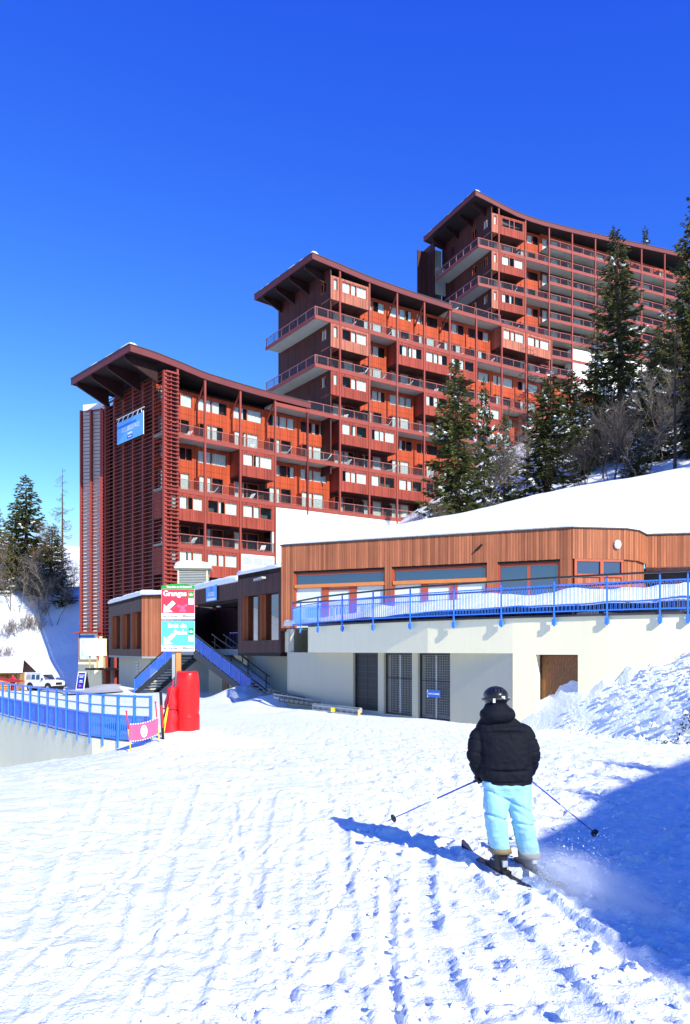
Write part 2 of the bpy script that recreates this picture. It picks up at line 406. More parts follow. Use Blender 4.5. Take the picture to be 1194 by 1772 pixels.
# ------------------------------------------------------------------ ground
FENCE = [(-16.0, 33.0), (-12.4, 28.1), (-9.2, 23.9), (-6.7, 20.75), (-5.7, 19.95), (-4.75, 19.5)]
_fx = [p[0] for p in FENCE]; _fy = [p[1] for p in FENCE]
BX, BY = [-60, 3, 12, 20, 25, 35, 57, 84, 100, 700], [-1.75, -2.16, -2.21, -2.34, -2.42, -2.6, -2.98, -4.45, -4.7, -5.2]
def ground(x, y):
    x = np.asarray(x, float); y = np.asarray(y, float)
    z = np.interp(y, BX, BY)
    yf = np.interp(x, _fx, _fy); d = yf + 0.5 - y
    dip = np.interp(x, [-60, -16, -12.4, -6.2, -5.2, -4.6], [2.6, 2.3, 1.75, 0.30, 0.10, 0.0])
    z = z - dip * np.where(d > 0, np.exp(-(d / 8.0) ** 2), 0.0) * (x < -4.6)
    b = 0.894 * (x - 8.62) + 0.526 * (y - 18.8)
    b = np.where(b > 0, 3.3 * (1 - np.exp(-b / 1.9)) , 0) * np.clip((27 - y) / 3.0, 0, 1)
    z = z + b
    z = z + 0.30 * np.exp(-(((x + 4.0) / 1.3) ** 2 + ((y - 19.9) / 0.8) ** 2))
    z = z + 0.75 * np.exp(-(((x + 5.6) / 1.5) ** 2 + ((y - 42.5) / 2.0) ** 2)) + 0.45 * np.exp(-(((x + 3.6) / 1.4) ** 2 + ((y - 37.5) / 1.6) ** 2))
    z = z + 0.5 * np.exp(-(((x + 16.5) / 2.0) ** 2 + ((y - 55.0) / 1.5) ** 2))
    z = z + 0.12 * np.exp(-(((x - 6.2) / 0.8) ** 2 + ((y - 22.6) / 0.6) ** 2))
    return z
def gz(x, y): return float(ground(x, y))
def axis(fine0, fine1, step, lo, hi, grow):
    a = list(np.arange(fine0, fine1 + 1e-6, step)); s = step; v = a[-1]
    while v < hi: s *= grow; v += s; a.append(v)
    s = step; v = a[0]; pre = []
    while v > lo: s *= grow; v -= s; pre.append(v)
    return np.array(pre[::-1] + a)
xs = axis(-3.6, 4.2, 0.027, -500, 500, 1.026)
ys = axis(4.2, 11.0, 0.027, -80, 900, 1.014)
X, Y = np.meshgrid(xs, ys)
Z = ground(X, Y)
near = sstep(34, 14, Y)
churn = sstep(-2.5, 0.5, X - 0.12 * (Y - 6)) * sstep(40, 9, Y)          # loose, kicked-up snow right of the packed run
Z += 0.10 * (fbm(X / 3.1, Y / 3.1, 3, 3) - 0.5)
Z += near * 0.030 * (fbm(X / 0.62, Y / 0.55, 11, 3) - 0.5) * 2
rag = fbm(X / 0.17 + 0.3 * fbm(X, Y, 5, 2), Y / 0.14, 21, 4, 0.62)
TR = [(0.66, 0.02, 0.030, 0.10, 0.030, 3.0, 9.4), (1.30, -0.11, 0.012, 0.13, 0.035, 3.0, 9.2), (1.95, -0.24, 0.03, 0.09, 0.035, 3.0, 7.6), (0.02, -0.03, 0.004, 0.08, 0.022, 3.0, 12), (-0.75, -0.09, 0.004, 0.09, 0.02, 3.0, 13), (-1.55, -0.16, 0.003, 0.10, 0.02, 3.0, 14), (-2.35, -0.24, 0.0, 0.08, 0.018, 3.0, 14), (0.34, 0.06, 0.012, 0.06, 0.022, 3.0, 10)]
tmask = np.zeros_like(Z)
for (xc, sl, cv, w, dp, y0, y1) in TR:
    d = (X - (xc + sl * (Y - 6) + cv * (Y - 6) ** 2)) / w; m = sstep(y0, y0 + .8, Y) * sstep(y1, y1 - 1.5, Y)
    tmask = np.maximum(tmask, m * np.exp(-(d * .95) ** 6)); Z += m * dp * (-np.exp(-(d * .95) ** 6) + 0.6 * np.exp(-((np.abs(d) - 1.35) / 0.35) ** 2) * (0.4 + 1.2 * vnoise(X * 9, Y * 9, 77)))
churn = churn * (1 - .95 * tmask)
Z += near * churn * (0.085 * (rag - 0.5) + 0.11 * np.clip(rag - 0.55, 0, 1))
pocket = fbm(X / 0.36, Y / 0.31, 31, 3); Z -= near * churn * 0.5 * np.clip(pocket - 0.60, 0, 1) + near * (1 - churn) * (1 - tmask) * .6 * np.clip(fbm(X / .26, Y / .17, 35, 3) - .645, 0, 1)
clod = fbm(X / 0.11, Y / 0.10, 41, 2); Z += near * (0.25 + churn) * 0.07 * np.clip(clod - 0.66, 0, 1)
# packed plates with broken edges on the left
pl = fbm(X / 0.75 + 0.3 * fbm(X / .3, Y / .3, 8, 2), Y / 0.42, 51, 3); stepz = np.tanh((pl - 0.5) * 22) * 0.5
Z += near * (1 - churn) * 0.018 * stepz
# ski tracks down the run
def track(xc, slope, curve, w, depth, y0, y1, seed):
    global Z
    c = xc + slope * (Y - 6) + curve * (Y - 6) ** 2 + 0.03 * (vnoise(Y * 0.8, Y * 0 + seed, seed) - 0.5)
    d = (X - c) / w; m = sstep(y0, y0 + 1, Y) * sstep(y1, y1 - 2, Y)
    brk = 0.55 + 0.6 * vnoise(Y * 1.7, Y * 0 + seed * 3.1, seed)
    Z += m * brk * depth * (-np.exp(-(d * 1.1) ** 4) + 0.65 * np.exp(-((np.abs(d) - 1.35) / 0.4) ** 2))
for a in [(-0.42, -0.06, 0.004, 0.06, 0.016, 4, 13, 5), (-1.1, -0.12, 0.004, 0.09, 0.014, 4, 14, 6),
          (-1.75, -0.2, 0.0, 0.05, 0.012, 4, 13, 7), (0.33, 0.03, 0.01, 0.045, 0.025, 3.5, 9, 8), (1.95, -0.19, 0.012, 0.07, 0.035, 3.5, 8.3, 9),
          (-0.9, 0.03, 0.02, 0.045, 0.012, 4, 12, 10), (2.6, -0.2, 0.012, 0.12, 0.03, 3.5, 9, 11), (-0.2, 0.16, 0.0, 0.04, 0.022, 4, 12, 13), (-1.5, 0.22, 0.0, 0.04, 0.02, 4, 11, 14), (-0.6, -0.24, 0.01, 0.04, 0.022, 4, 12, 15), (-2.2, 0.05, 0.01, 0.04, 0.02, 4, 12, 16), (-1.35, -0.02, 0.006, 0.04, 0.02, 4, 13, 17), (-2.6, -0.28, 0.0, 0.14, 0.014, 4, 15, 12)]: track(*a)
rip = np.sin((X * 0.25 + Y + 0.5 * fbm(X / 2, Y / 2, 61, 2)) * 2 * np.pi / 0.42)
Z += near * (1 - churn) * 0.006 * rip * fbm(X / 1.2, Y / 1.2, 63, 2)
# rough bank in front of the cream wall
bk = np.clip(0.894 * (X - 8.65) + 0.526 * (Y - 18.7), 0, 1.2) * (Y < 27) * (Y > 8)
Z += bk * (0.55 * (fbm(X / 0.7, Y / 0.7, 71, 4, 0.6) - 0.5) + 0.65 * np.clip(fbm(X / 0.34, Y / 0.34, 75, 3, .6) - 0.52, 0, 1))
heap = np.exp(-(((X + 4.6) / 2.2) ** 2 + ((Y - 41) / 3.5) ** 2)) + np.exp(-(((X + 3.0) / 3.2) ** 2 + ((Y - 32.5) / 1.6) ** 2)) * 0.5
Z += heap * 0.5 * (fbm(X / 0.9, Y / 0.9, 81, 4, 0.55) - 0.45)
gobj = solo('snow_ground', grid_mesh('snow_ground', xs, ys, Z, ['piste']), [], kind='structure')
_ix = lambda a, v: int(np.clip(np.searchsorted(a, v), 1, len(a) - 1))
def gmesh(x, y): return float(Z[_ix(ys, y), _ix(xs, x)])

# asphalt patch cleared of snow behind the blue fence
def sheet(name, pts_fn, nu, nv, mats, lift, kind='structure', smooth=True):
    mb = MB(); P = [[pts_fn(u / nu, v / nv) for u in range(nu + 1)] for v in range(nv + 1)]
    idx = {}
    for v in range(nv + 1):
        for u in range(nu + 1):
            p = P[v][u]; idx[(u, v)] = len(mb.v); mb.v.append((p[0], p[1], p[2] + lift))
    for v in range(nv):
        for u in range(nu): mb.f.append((idx[(u, v)], idx[(u + 1, v)], idx[(u + 1, v + 1)], idx[(u, v + 1)])); mb.m.append(0)
    return solo(name, mb, mats, kind=kind, smooth=smooth)
def road_pt(u, v):
    a = Vector((-40, 86)).lerp(Vector((-17.5, 49)), u); b = Vector((-27, 80)).lerp(Vector((-15.0, 53)), u)
    p = a.lerp(b, v); w = 0.5 * (vnoise(np.array([u * 23.0]), np.array([v * 3.0]), 5)[0] - 0.5)
    x, y = p.x + w, p.y + w; return (x, y, gz(x, y) + 0.075)
sheet('road', road_pt, 60, 8, 'asphalt', 0.0)

# ------------------------------------------------------------------ hillside behind the terrace building
def tps(C):
    """smooth surface through scattered heights (linear radial basis, nearest-fit plane taken off first)"""
    C = np.array(C, float); n = len(C); P = C[:, :2]
    A1 = np.c_[np.ones(n), P]; pl = np.linalg.lstsq(A1, C[:, 2], rcond=None)[0]; res = C[:, 2] - A1 @ pl
    phi = lambda r: np.sqrt(r * r + 4.0)
    K = phi(np.linalg.norm(P[:, None] - P[None], axis=-1)); w = np.linalg.solve(K + np.eye(n) * 1e-3, res)
    def f(x, y):
        x = np.asarray(x, float); y = np.asarray(y, float); o = pl[0] + pl[1] * x + pl[2] * y
        for i in range(n): o = o + w[i] * phi(np.hypot(x - P[i, 0], y - P[i, 1]))
        return o
    return f
HC = [(-6, 41, 3.6), (-3.2, 40.5, 5.0), (2, 38, 5.05), (8, 36, 5.2), (12, 36, 5.4), (17, 37, 6.6), (24, 39, 9),
      (-2.9, 43, 5.75), (0.1, 44.5, 6.45), (3.5, 46, 7.45), (7.1, 47, 8.2), (10.5, 47, 9.1), (14, 47, 9.85), (17.5, 47, 10.4), (20.8, 47, 11.1), (27, 48, 12.6),
      (3.8, 50, 7.4), (7.6, 51.5, 8.3), (11.4, 51.5, 9.2), (15.4, 51.5, 10.1), (19.4, 51.5, 10.7), (23, 51.5, 11.4),
      (8.3, 58, 9.9), (16, 62, 12.3), (23.4, 66, 16.0), (26, 60, 14.8), (34, 62, 18), (0, 58, 6.2), (-5, 60, 3.5), (-9, 62, 0.5), (-14, 68, -3.2),
      (8, 92, 15.8), (0, 86, 9.5), (-6, 80, 4.5), (-10, 74, 0.5), (20, 99, 25), (30, 92, 27), (40, 113, 37.5), (62, 124, 47), (60, 90, 38), (75, 110, 48), (50, 135, 44), (20, 130, 30), (-5, 120, 12),
      (12, 75, 13.8), (20, 78, 18.5), (30, 78, 23)]
hill = tps(HC)
def hz(x, y): return float(hill(x, y))
hx = np.concatenate([np.arange(-16, 30, 0.4), np.arange(30, 110, 1.2)]); hy = np.concatenate([np.arange(36.5, 72, 0.35), np.arange(72, 175, 1.2)])
HXg, HYg = np.meshgrid(hx, hy); HZg = hill(HXg, HYg)
rough = sstep(46, 52, HYg)
HZg += (0.12 + 0.75 * rough) * (fbm(HXg / 3.0, HYg / 3.0, 91, 4) - 0.5) + rough * 0.5 * (fbm(HXg / 0.9, HYg / 0.9, 95, 3) - 0.5)
HZg += 0.10 * (fbm(HXg / 0.8, HYg / 0.8, 97, 2) - 0.5) * (1 - rough)
HZg -= 6.0 * sstep(-4.5, -9.0, HXg + 0.05 * (HYg - 50)) * sstep(70, 60, HYg)
xc, yc = np.meshgrid((hx[1:] + hx[:-1]) / 2, (hy[1:] + hy[:-1]) / 2)
solo('hillside', grid_mesh('hillside', hx, hy, HZg, ['snow'], keep=~((xc < -2.2) & (yc < 47)) & ~((xc < -6) & (yc < 72)) & (yc > np.interp(xc, [-3.1, 9.45, 12.5, 13.3, 19], [38, 32.45, 33.3, 34.5, 33.4]) + 1.6)), [], kind='structure')
# snow slope at the far left, behind the parked car
LC = [(-90, 88, -4.8), (-60, 88, -4.8), (-40, 88, -4.7), (-25, 88, -4.9), (-60, 96, 0.5), (-46, 96, -0.6), (-36, 97, -1.2), (-28, 100, -0.5), (-46, 105, 6.2), (-38, 106, 5.4), (-60, 104, 6.5),
      (-45, 111, 9.8), (-60, 112, 11), (-34, 112, 8.0), (-24, 110, 5), (-90, 110, 13), (-45, 130, 14), (-90, 135, 20), (-20, 130, 8), (-45, 160, 17), (-110, 160, 22), (0, 150, 8)]
lhill = tps(LC)
lx = np.arange(-130, -5, 0.7); ly = np.arange(87, 190, 0.7)
LX, LY = np.meshgrid(lx, ly); LZ = lhill(LX, LY) + 0.8 * (fbm(LX / 4, LY / 4, 101, 4) - 0.5)
solo('snow_slope', grid_mesh('snow_slope', lx, ly, LZ, ['snow']), [], kind='structure')
def lz(x, y): return float(lhill(x, y))
# ------------------------------------------------------------------ the stepped apartment blocks
W0 = 4.3; FL = 2.7
def make_line(p0, hfun, s0, s1, ds=0.25):
    S = [0.0]; P = [Vector(p0)]
    s = 0.0
    while s < s1:
        h = R(hfun(s)); P.append(P[-1] + Vector((math.cos(h), math.sin(h))) * ds); s += ds; S.append(s)
    s = 0.0; Q = []; SQ = []; p = Vector(p0)
    while s > s0:
        h = R(hfun(s)); p = p - Vector((math.cos(h), math.sin(h))) * ds; s -= ds; Q.append(p); SQ.append(s)
    S = SQ[::-1] + S; P = Q[::-1] + P
    ax = np.array(S); X_ = np.array([q.x for q in P]); Y_ = np.array([q.y for q in P])
    return lambda s: Vector((float(np.interp(s, ax, X_)), float(np.interp(s, ax, Y_))))
def s_at(line, px, lo, hi):
    k = (px - HX) / FPX
    for _ in range(50):
        m = (lo + hi) / 2; p = line(m)
        if p.x / p.y < k: lo = m
        else: hi = m
    return (lo + hi) / 2
F1 = make_line((-16.4, 76.3), lambda s: 42 - 11 * min(max(s, -3) / 33.0, 1.0), -14, 75)
F3 = make_line((20.8, 110.6), lambda s: 25.5, -14, 75)

def wall_op(mb, x0, x1, z0, z1, ops, y0, t, mi=0):
    """wall from x0 to x1, z0 to z1, front face at y0, t thick, with openings (xa, xb, za, zb)"""
    zs = sorted({z0, z1, *[min(max(o[2], z0), z1) for o in ops], *[min(max(o[3], z0), z1) for o in ops]})
    for a, b in zip(zs, zs[1:]):
        if b - a < 1e-6: continue
        cuts = sorted([(max(o[0], x0), min(o[1], x1)) for o in ops if o[2] < (a + b) / 2 < o[3]])
        x = x0
        for c0, c1 in cuts:
            if c0 - x > 1e-6: mb.box(x, c0, y0, y0 + t, a, b, mi)
            x = c1
        if x1 - x > 1e-6: mb.box(x, x1, y0, y0 + t, a, b, mi)
    return mb
def window_frame(x0, x1, z0, z1, y, muls, w=0.07, d=0.06):
    mb = MB()
    mb.box(x0, x1, y, y + d, z0, z0 + w); mb.box(x0, x1, y, y + d, z1 - w, z1)
    mb.box(x0, x0 + w, y, y + d, z0 + w, z1 - w); mb.box(x1 - w, x1, y, y + d, z0 + w, z1 - w)
    for m in muls: mb.box(m - w * 0.75, m + w * 0.75, y - 0.01, y + d, z0 + w, z1 - w)
    e = [x0] + list(muls) + [x1]
    panes = [(a + w * 0.7, b - w * 0.7) for a, b in zip(e, e[1:])]
    return mb, panes
def pane_mesh(x0, x1, z0, z1, y): return MB().box(x0, x1, y, y + 0.012, z0, z1)
def curtain_mesh(x0, x1, z0, z1, y):
    mb = MB(); n = max(6, int((x1 - x0) / 0.07)); pts = [(x0 + (x1 - x0) * k / n, y + 0.05 * math.sin(k * 2.1) + 0.02 * math.sin(k * 0.9)) for k in range(n + 1)]
    for (a, b) in zip(pts, pts[1:]): mb.hexa([(a[0], a[1], z0), (b[0], b[1], z0), (b[0], b[1] + .012, z0), (a[0], a[1] + .012, z0), (a[0], a[1], z1), (b[0], b[1], z1), (b[0], b[1] + .012, z1), (a[0], a[1] + .012, z1)])
    return mb
MESH = {}
def cached(key, fn):
    if key not in MESH: MESH[key] = fn()
    return MESH[key]
def window_set(block, M, kind, x0, x1, z0, z1, y, muls, cur, frame_mat='frame_wood', gl='glass_room', name='window'):
    mb, panes = window_frame(x0, x1, z0, z1, y, muls)
    w = part(name, cached((kind, 'f', frame_mat), lambda: mb.mesh('window_frame', [frame_mat])), None, block, M)
    for k, (a, b) in enumerate(panes):
        part('pane', cached((kind, 'p', k, gl), lambda: pane_mesh(a, b, z0 + .07, z1 - .07, y + 0.02).mesh('pane', [gl])), None, w, M)
        if k in cur:
            fr = cur[k]
            part('curtain', cached((kind, 'c', k, fr), lambda: curtain_mesh(a if fr != 'r' else (a + b) / 2, b if fr != 'l' else (a + b) / 2, z0 + .05, z1 - .04, y + 0.16).mesh('curtain', ['curtain'])), None, w, M)
    return w
rc = random.Random(11)
def pick_curtains(n):
    out = {}
    for k in range(n):
        r = rc.random()
        if r < 0.55: out[k] = 'f'
        elif r < 0.72: out[k] = rc.choice('lr')
    return out
def m_box(clad):
    mb = MB(); ops = [(0.34, 3.96, 3.48, 4.80)]
    wall_op(mb, 0.004, W0 - 0.004, 2.36, 5.04, ops, 0, 0.14)
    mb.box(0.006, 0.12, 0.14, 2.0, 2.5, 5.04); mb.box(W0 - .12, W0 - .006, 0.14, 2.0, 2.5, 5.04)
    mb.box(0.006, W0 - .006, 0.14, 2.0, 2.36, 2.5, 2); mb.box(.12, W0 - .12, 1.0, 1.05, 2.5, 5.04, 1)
    return mb.mesh('wall_panel', [clad, 'interior', 'clad_brown_shade'])
def m_rec(clad):
    mb = MB(); wall_op(mb, 0.0, W0, 2.72, 5.06, [(0.34, 3.96, 3.44, 4.78)], 2.0, 0.14); return mb.mesh('wall_panel', [clad])
def m_low(clad, door):
    mb = MB(); wall_op(mb, 0.0, W0, 0.0, 2.70, [(0.4, 3.5, -1, 2.2)], 2.0, 0.14)
    mb.box(4.16, 4.24, 0.95, 2.0, 0.02, 1.75)          # partition to the next balcony
    return mb.mesh('wall_panel', [clad])
def m_slab():
    return MB().box(0, W0, 0.06, 2.16, -0.24, 0).mesh('balcony', ['concrete'])
def m_edge(mat): return MB().box(0, W0, -0.04, 0.055, -0.36, 0.06).mesh('slab_edge', [mat])
def m_rail():
    mb = MB()
    for x in (0.14, 2.15, 4.16): mb.box(x - .03, x + .03, 0.07, 0.13, -0.05, 1.0)
    mb.box(0.1, W0 - .1, 0.06, 0.14, 1.0, 1.06); mb.box(0.17, W0 - .17, 0.08, 0.12, 0.14, 0.18); return mb.mesh('railing', ['rail_metal'])
def m_inf(a, b): return MB().box(a, b, 0.092, 0.104, 0.2, 0.97).mesh('railing_pane', ['infill'])
VOID = []   # balconies, for furniture: (matrix, which balcony)
WHICH = ['']
ORD = ['first', 'second', 'third', 'fourth', 'fifth', 'sixth', 'seventh', 'eighth', 'ninth', 'tenth']
def which(block, row, bay): WHICH[0] = 'on the %s balcony row down, %s bay from the left, %s block' % (ORD[row], ORD[bay], block)
def balcony(block, M, rail=True, edge='post_red', furn=True):
    b = part('balcony', cached('slab', m_slab), None, block, M)
    part('slab_edge', cached(('edge', edge), lambda: m_edge(edge)), None, b, M)
    if rail:
        part('railing', cached('rail', m_rail), None, b, M)
        part('railing_pane', cached('in0', lambda: m_inf(.18, 2.11)), None, b, M); part('railing_pane', cached('in1', lambda: m_inf(2.19, 4.12)), None, b, M)
        if furn: VOID.append((M, WHICH[0]))
    return b
def lower_floor(block, M, clad, rail=True, edge='post_red'):
    balcony(block, M, rail, edge)
    part('wall_panel', cached(('low', clad), lambda: m_low(clad, 0)), None, block, M)
    window_set(block, M, 'low', 0.4, 3.5, 0.02, 2.2, 2.03, (1.45, 2.05), pick_curtains(3), name='balcony_door')
def module(block, M, kind, clad='clad_red', low=True, rail=True, edge='post_red'):
    rec = 'clad_orange' if clad != 'clad_brown_shade' else 'clad_brown_shade'
    if low: lower_floor(block, M, rec if kind == 'R' else 'clad_brown_shade', rail, edge)  # darker boards stand in for shade in recesses below the boxes
    if kind == 'W':
        part('wall_panel', cached(('box', clad), lambda: m_box(clad)), None, block, M)
        window_set(block, M, 'box', 0.34, 3.96, 3.48, 4.80, 0.04, (1.62, 2.42), pick_curtains(3))
    elif kind == 'R':
        part('wall_panel', cached(('rec', rec), lambda: m_rec(rec)), None, block, M)
        v = rc.choice((0, 1))
        window_set(block, M, 'rec%d' % v, 0.34, 3.96, 3.44, 4.78, 2.03, ((1.2, 2.05), (1.9, 2.9))[v], pick_curtains(3))
def bay_frames(line, pxs, lo=-12, hi=74):
    ss = [s_at(line, p, lo, hi) for p in pxs]; pts = [line(s) for s in ss]; return ss, pts
def bayM(a, b, z): return frame((a.x, a.y, z), b - a) @ SX((b - a).length / W0)
FH = 0.66
def roof(block, line, sA, sB, prof, depth=12.6, n=22, out=0.22):
    st = [sA + (sB - sA) * k / n for k in range(n + 1)]
    f, b, zt = [], [], []
    for s in st:
        p = line(s); t = (line(s + .3) - line(s - .3)).normalized(); nrm = Vector((-t.y, t.x)); f.append(p - nrm * out); b.append(p + nrm * depth); zt.append(prof(s))
    mb = MB()
    def slope(bm_, a, c, i, j, lo, hi, th, o=0.0):
        d = (c - a).normalized(); nr = Vector((-d.y, d.x)); a0, c0_ = a - nr * o, c - nr * o; a1, c1 = a0 + nr * th, c0_ + nr * th
        bm_.hexa([(*a0, zt[i] + lo), (*c0_, zt[j] + lo), (*c1, zt[j] + lo), (*a1, zt[i] + lo), (*a0, zt[i] + hi), (*c0_, zt[j] + hi), (*c1, zt[j] + hi), (*a1, zt[i] + hi)])
    for k in range(n):
        A, B, C, D = f[k], f[k + 1], b[k + 1], b[k]
        p_, q_ = zt[k], zt[k + 1]
        mb.face([(*A, p_), (*B, q_), (*C, q_), (*D, p_)], 0)
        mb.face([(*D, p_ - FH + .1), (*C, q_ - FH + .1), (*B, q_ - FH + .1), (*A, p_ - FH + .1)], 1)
    r = part('roof', mb, ['snow', 'roof_dark'], block)
    fa = MB(); th = 0.12
    for k in range(n):
        slope(fa, f[k], f[k + 1], k, k + 1, -FH, -.05, th); slope(fa, b[k + 1], b[k], k + 1, k, -FH, -.05, th)
    slope(fa, b[0], f[0], 0, 0, -FH, -.05, th); slope(fa, f[n], b[n], n, n, -FH, -.05, th)
    part('fascia', fa, 'fascia', r)
    dr = MB()
    for k in range(n): slope(dr, f[k], f[k + 1], k, k + 1, -.05, .04, .16, .05)
    slope(dr, b[0], f[0], 0, 0, -.05, .04, .16, .05)
    ztop = zt[0]
    part('drip_edge', dr, 'roof_edge', r)
    sn = MB(); d0 = (b[0] - f[0]); L = d0.length; d0.normalize(); t0 = (line(sA + .3) - line(sA)).normalized()
    m = 16; ring = []
    for k in range(m + 1):
        q = f[0].lerp(b[0], k / m); h = 0.10 + 0.14 * rc.random()
        ring.append([(*(q + t0 * 0.0), ztop + .04), (*(q + t0 * .9), ztop + .02), (*(q + t0 * .5), ztop + h), (*(q + t0 * .05), ztop + h * .8)])
    sn.loft(ring); part('roof_snow', sn, 'snow', r, smooth=True)
    return r, f, b
def brackets(roofo, base, along, out, zt, ts, reach, drop):
    """tapered beams under the end overhang; base + along*t is the wall, out points from the wall to the roof edge"""
    for t in ts:
        w = base + along * t; e = w + out * reach; h = Vector((-out.y, out.x)) * 0.11; mb = MB()
        mb.hexa([(*(w - h), zt - drop), (*(e - h), zt - .42), (*(e + h), zt - .42), (*(w + h), zt - drop), (*(w - h), zt), (*(e - h), zt), (*(e + h), zt), (*(w + h), zt)])
        part('bracket', mb, 'roof_beam', roofo)
def posts(block, line, ss, z0, prof, w=0.2):
    for s, za in zip(ss, z0):
        p = line(s); t = (line(s + .3) - line(s - .3)); z1 = prof(s) - FH + .12; part('post', MB().box(-w / 2, w / 2, -0.09, w - 0.09, za, z1), 'post_red', block, frame((p.x, p.y, 0), t))
def struts(block, line, ss, zt, inward=1.95):
    for s in ss:
        p = line(s); t = (line(s + .3) - line(s - .3)).normalized(); n = Vector((-t.y, t.x)); q = p + n * inward
        part('strut', MB().bar((*p, zt), (*q, zt - 2.3), 0.13, 0.16), 'clad_red', block)
def core(block, line, sA, sB, z0, z1, y0=2.6, y1=11.8, clad='clad_brown_shade'):
    n = 8; st = [sA + (sB - sA) * k / n for k in range(n + 1)]; f, b = [], []
    for s in st:
        p = line(s); t = (line(s + .3) - line(s - .3)).normalized(); nr = Vector((-t.y, t.x)); f.append(p + nr * y0); b.append(p + nr * y1)
    part('core_wall', MB().prism([tuple(q) for q in f + b[::-1]], z0, z1), clad, block)

# ---- lowest block, with the slatted end
pxs1 = [284, 307, 354.6, 415.7, 476, 532]
ss1, P1 = bay_frames(F1, pxs1)
blk1 = thing('apartment_block', 'red timber apartment block with slatted end screen and blue banner, lowest of the three steps', 'building', (-20, 84, -4.4))
LV = {'A': 21.2, 'B': 26.6, 'C': 32.0, 'Dd': 37.4, 'D': 15.8, 'E': 10.4, 'F': 5.0, 'T': 42.8}
plan1 = {0: [('A', 'R'), ('D', 'R'), ('E', 'W'), ('F', 'W')], 1: [('A', 'R'), ('D', 'R'), ('E', 'W'), ('F', 'W')], 2: [('A', 'R'), ('D', 'R'), ('E', 'W'), ('F', 'W')],
         3: [('A', 'R'), ('D', 'W'), ('E', 'W')], 4: [('A', 'R'), ('D', 'R')]}
for i, rows in plan1.items():
    for r_i, (lv, k) in enumerate(rows):
        which('lowest', r_i, i); module(blk1, bayM(P1[i], P1[i + 1], LV[lv]), k)
M = bayM(P1[3], P1[4], LV['F'])
vb = part('vent_wall', MB().box(0, W0, 0.0, 0.2, -9, 5.05), 'concrete_white', blk1, M)
for k in range(3):
    g = MB(); g.box(.3 + k * 1.25, 1.45 + k * 1.25, -.04, 0.0, 4.0, 4.75)
    part('vent', g, 'grey_metal', vb, M)
balcony(blk1, bayM(P1[4], P1[5], LV['B']) @ T(0, 0, 0), rail=False)
pf1 = lambda s: float(np.interp(s, [-6, -2.5, 0, 1.5, 3, 7, 11, 16.5], [28.55, 28.45, 28.2, 28.0, 27.8, 27.62, 27.5, 27.42])); pf2 = lambda s: float(np.interp(s, [15, 20, 24, 30, 38], [44.15, 43.9, 43.62, 43.42, 43.22])); pf3 = lambda s: float(np.interp(s, [-4, 0, 2.5, 5.2, 9, 15, 22, 35, 60], [64.5, 63.85, 63.35, 62.95, 62.9, 63.1, 63.5, 64.3, 65.8]))
core(blk1, F1, ss1[0] + .4, ss1[5], -4.6, 26.7)
r1, f1, b1 = roof(blk1, F1, ss1[0] - 3.75, ss1[5] + .3, pf1)
posts(blk1, F1, ss1[1:], [-3, -3, -3, 5, 15], pf1); struts(blk1, F1, ss1[2:5], 26.9)
# end wall behind the screen, screen, stair tower
t1 = (P1[1] - P1[0]).normalized(); n_in = Vector((-t1.y, t1.x))       # n_in: along the end, away from the facade
C1 = P1[0]; out1 = -t1
brackets(r1, C1 - t1 * .2, n_in, out1, 27.95, (1.0, 4.6, 8.2, 11.6), 3.45, 1.9)
EL = 13.1
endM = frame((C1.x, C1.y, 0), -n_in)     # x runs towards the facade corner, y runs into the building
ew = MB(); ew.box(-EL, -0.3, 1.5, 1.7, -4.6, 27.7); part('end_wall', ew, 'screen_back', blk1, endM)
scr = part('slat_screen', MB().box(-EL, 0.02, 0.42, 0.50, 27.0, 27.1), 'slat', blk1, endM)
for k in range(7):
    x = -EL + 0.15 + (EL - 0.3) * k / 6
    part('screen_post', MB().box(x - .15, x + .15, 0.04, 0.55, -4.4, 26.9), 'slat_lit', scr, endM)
part('screen_post', MB().box(-.16, .16, -0.12, 0.2, -4.4, 27.0), 'slat_lit', scr, endM)
def slat_me(L, tilt=0.10, d=0.20, th=0.055):
    mb = MB(); mb.hexa([(0, 0, -tilt), (L, 0, -tilt), (L, d, 0), (0, d, 0), (0, 0, th - tilt), (L, 0, th - tilt), (L, d, th), (0, d, th)]); return mb
sm = slat_me(EL - .05, .07, .16, .06).mesh('slat', ['slat']); NS = 67; DZ = 0.39; Z0S = 1.2
for k in range(NS): part('slat', sm, None, scr, endM @ T(-EL, -0.14, Z0S + DZ * k))
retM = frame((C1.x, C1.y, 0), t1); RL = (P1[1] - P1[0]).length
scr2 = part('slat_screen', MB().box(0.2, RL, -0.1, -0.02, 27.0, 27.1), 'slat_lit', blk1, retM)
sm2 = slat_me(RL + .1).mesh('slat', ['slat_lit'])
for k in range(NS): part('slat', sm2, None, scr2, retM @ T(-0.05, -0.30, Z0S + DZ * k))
part('screen_post', MB().box(RL * .45, RL * .45 + .14, -.09, .1, 0, 26.9), 'slat_lit', scr2, retM)
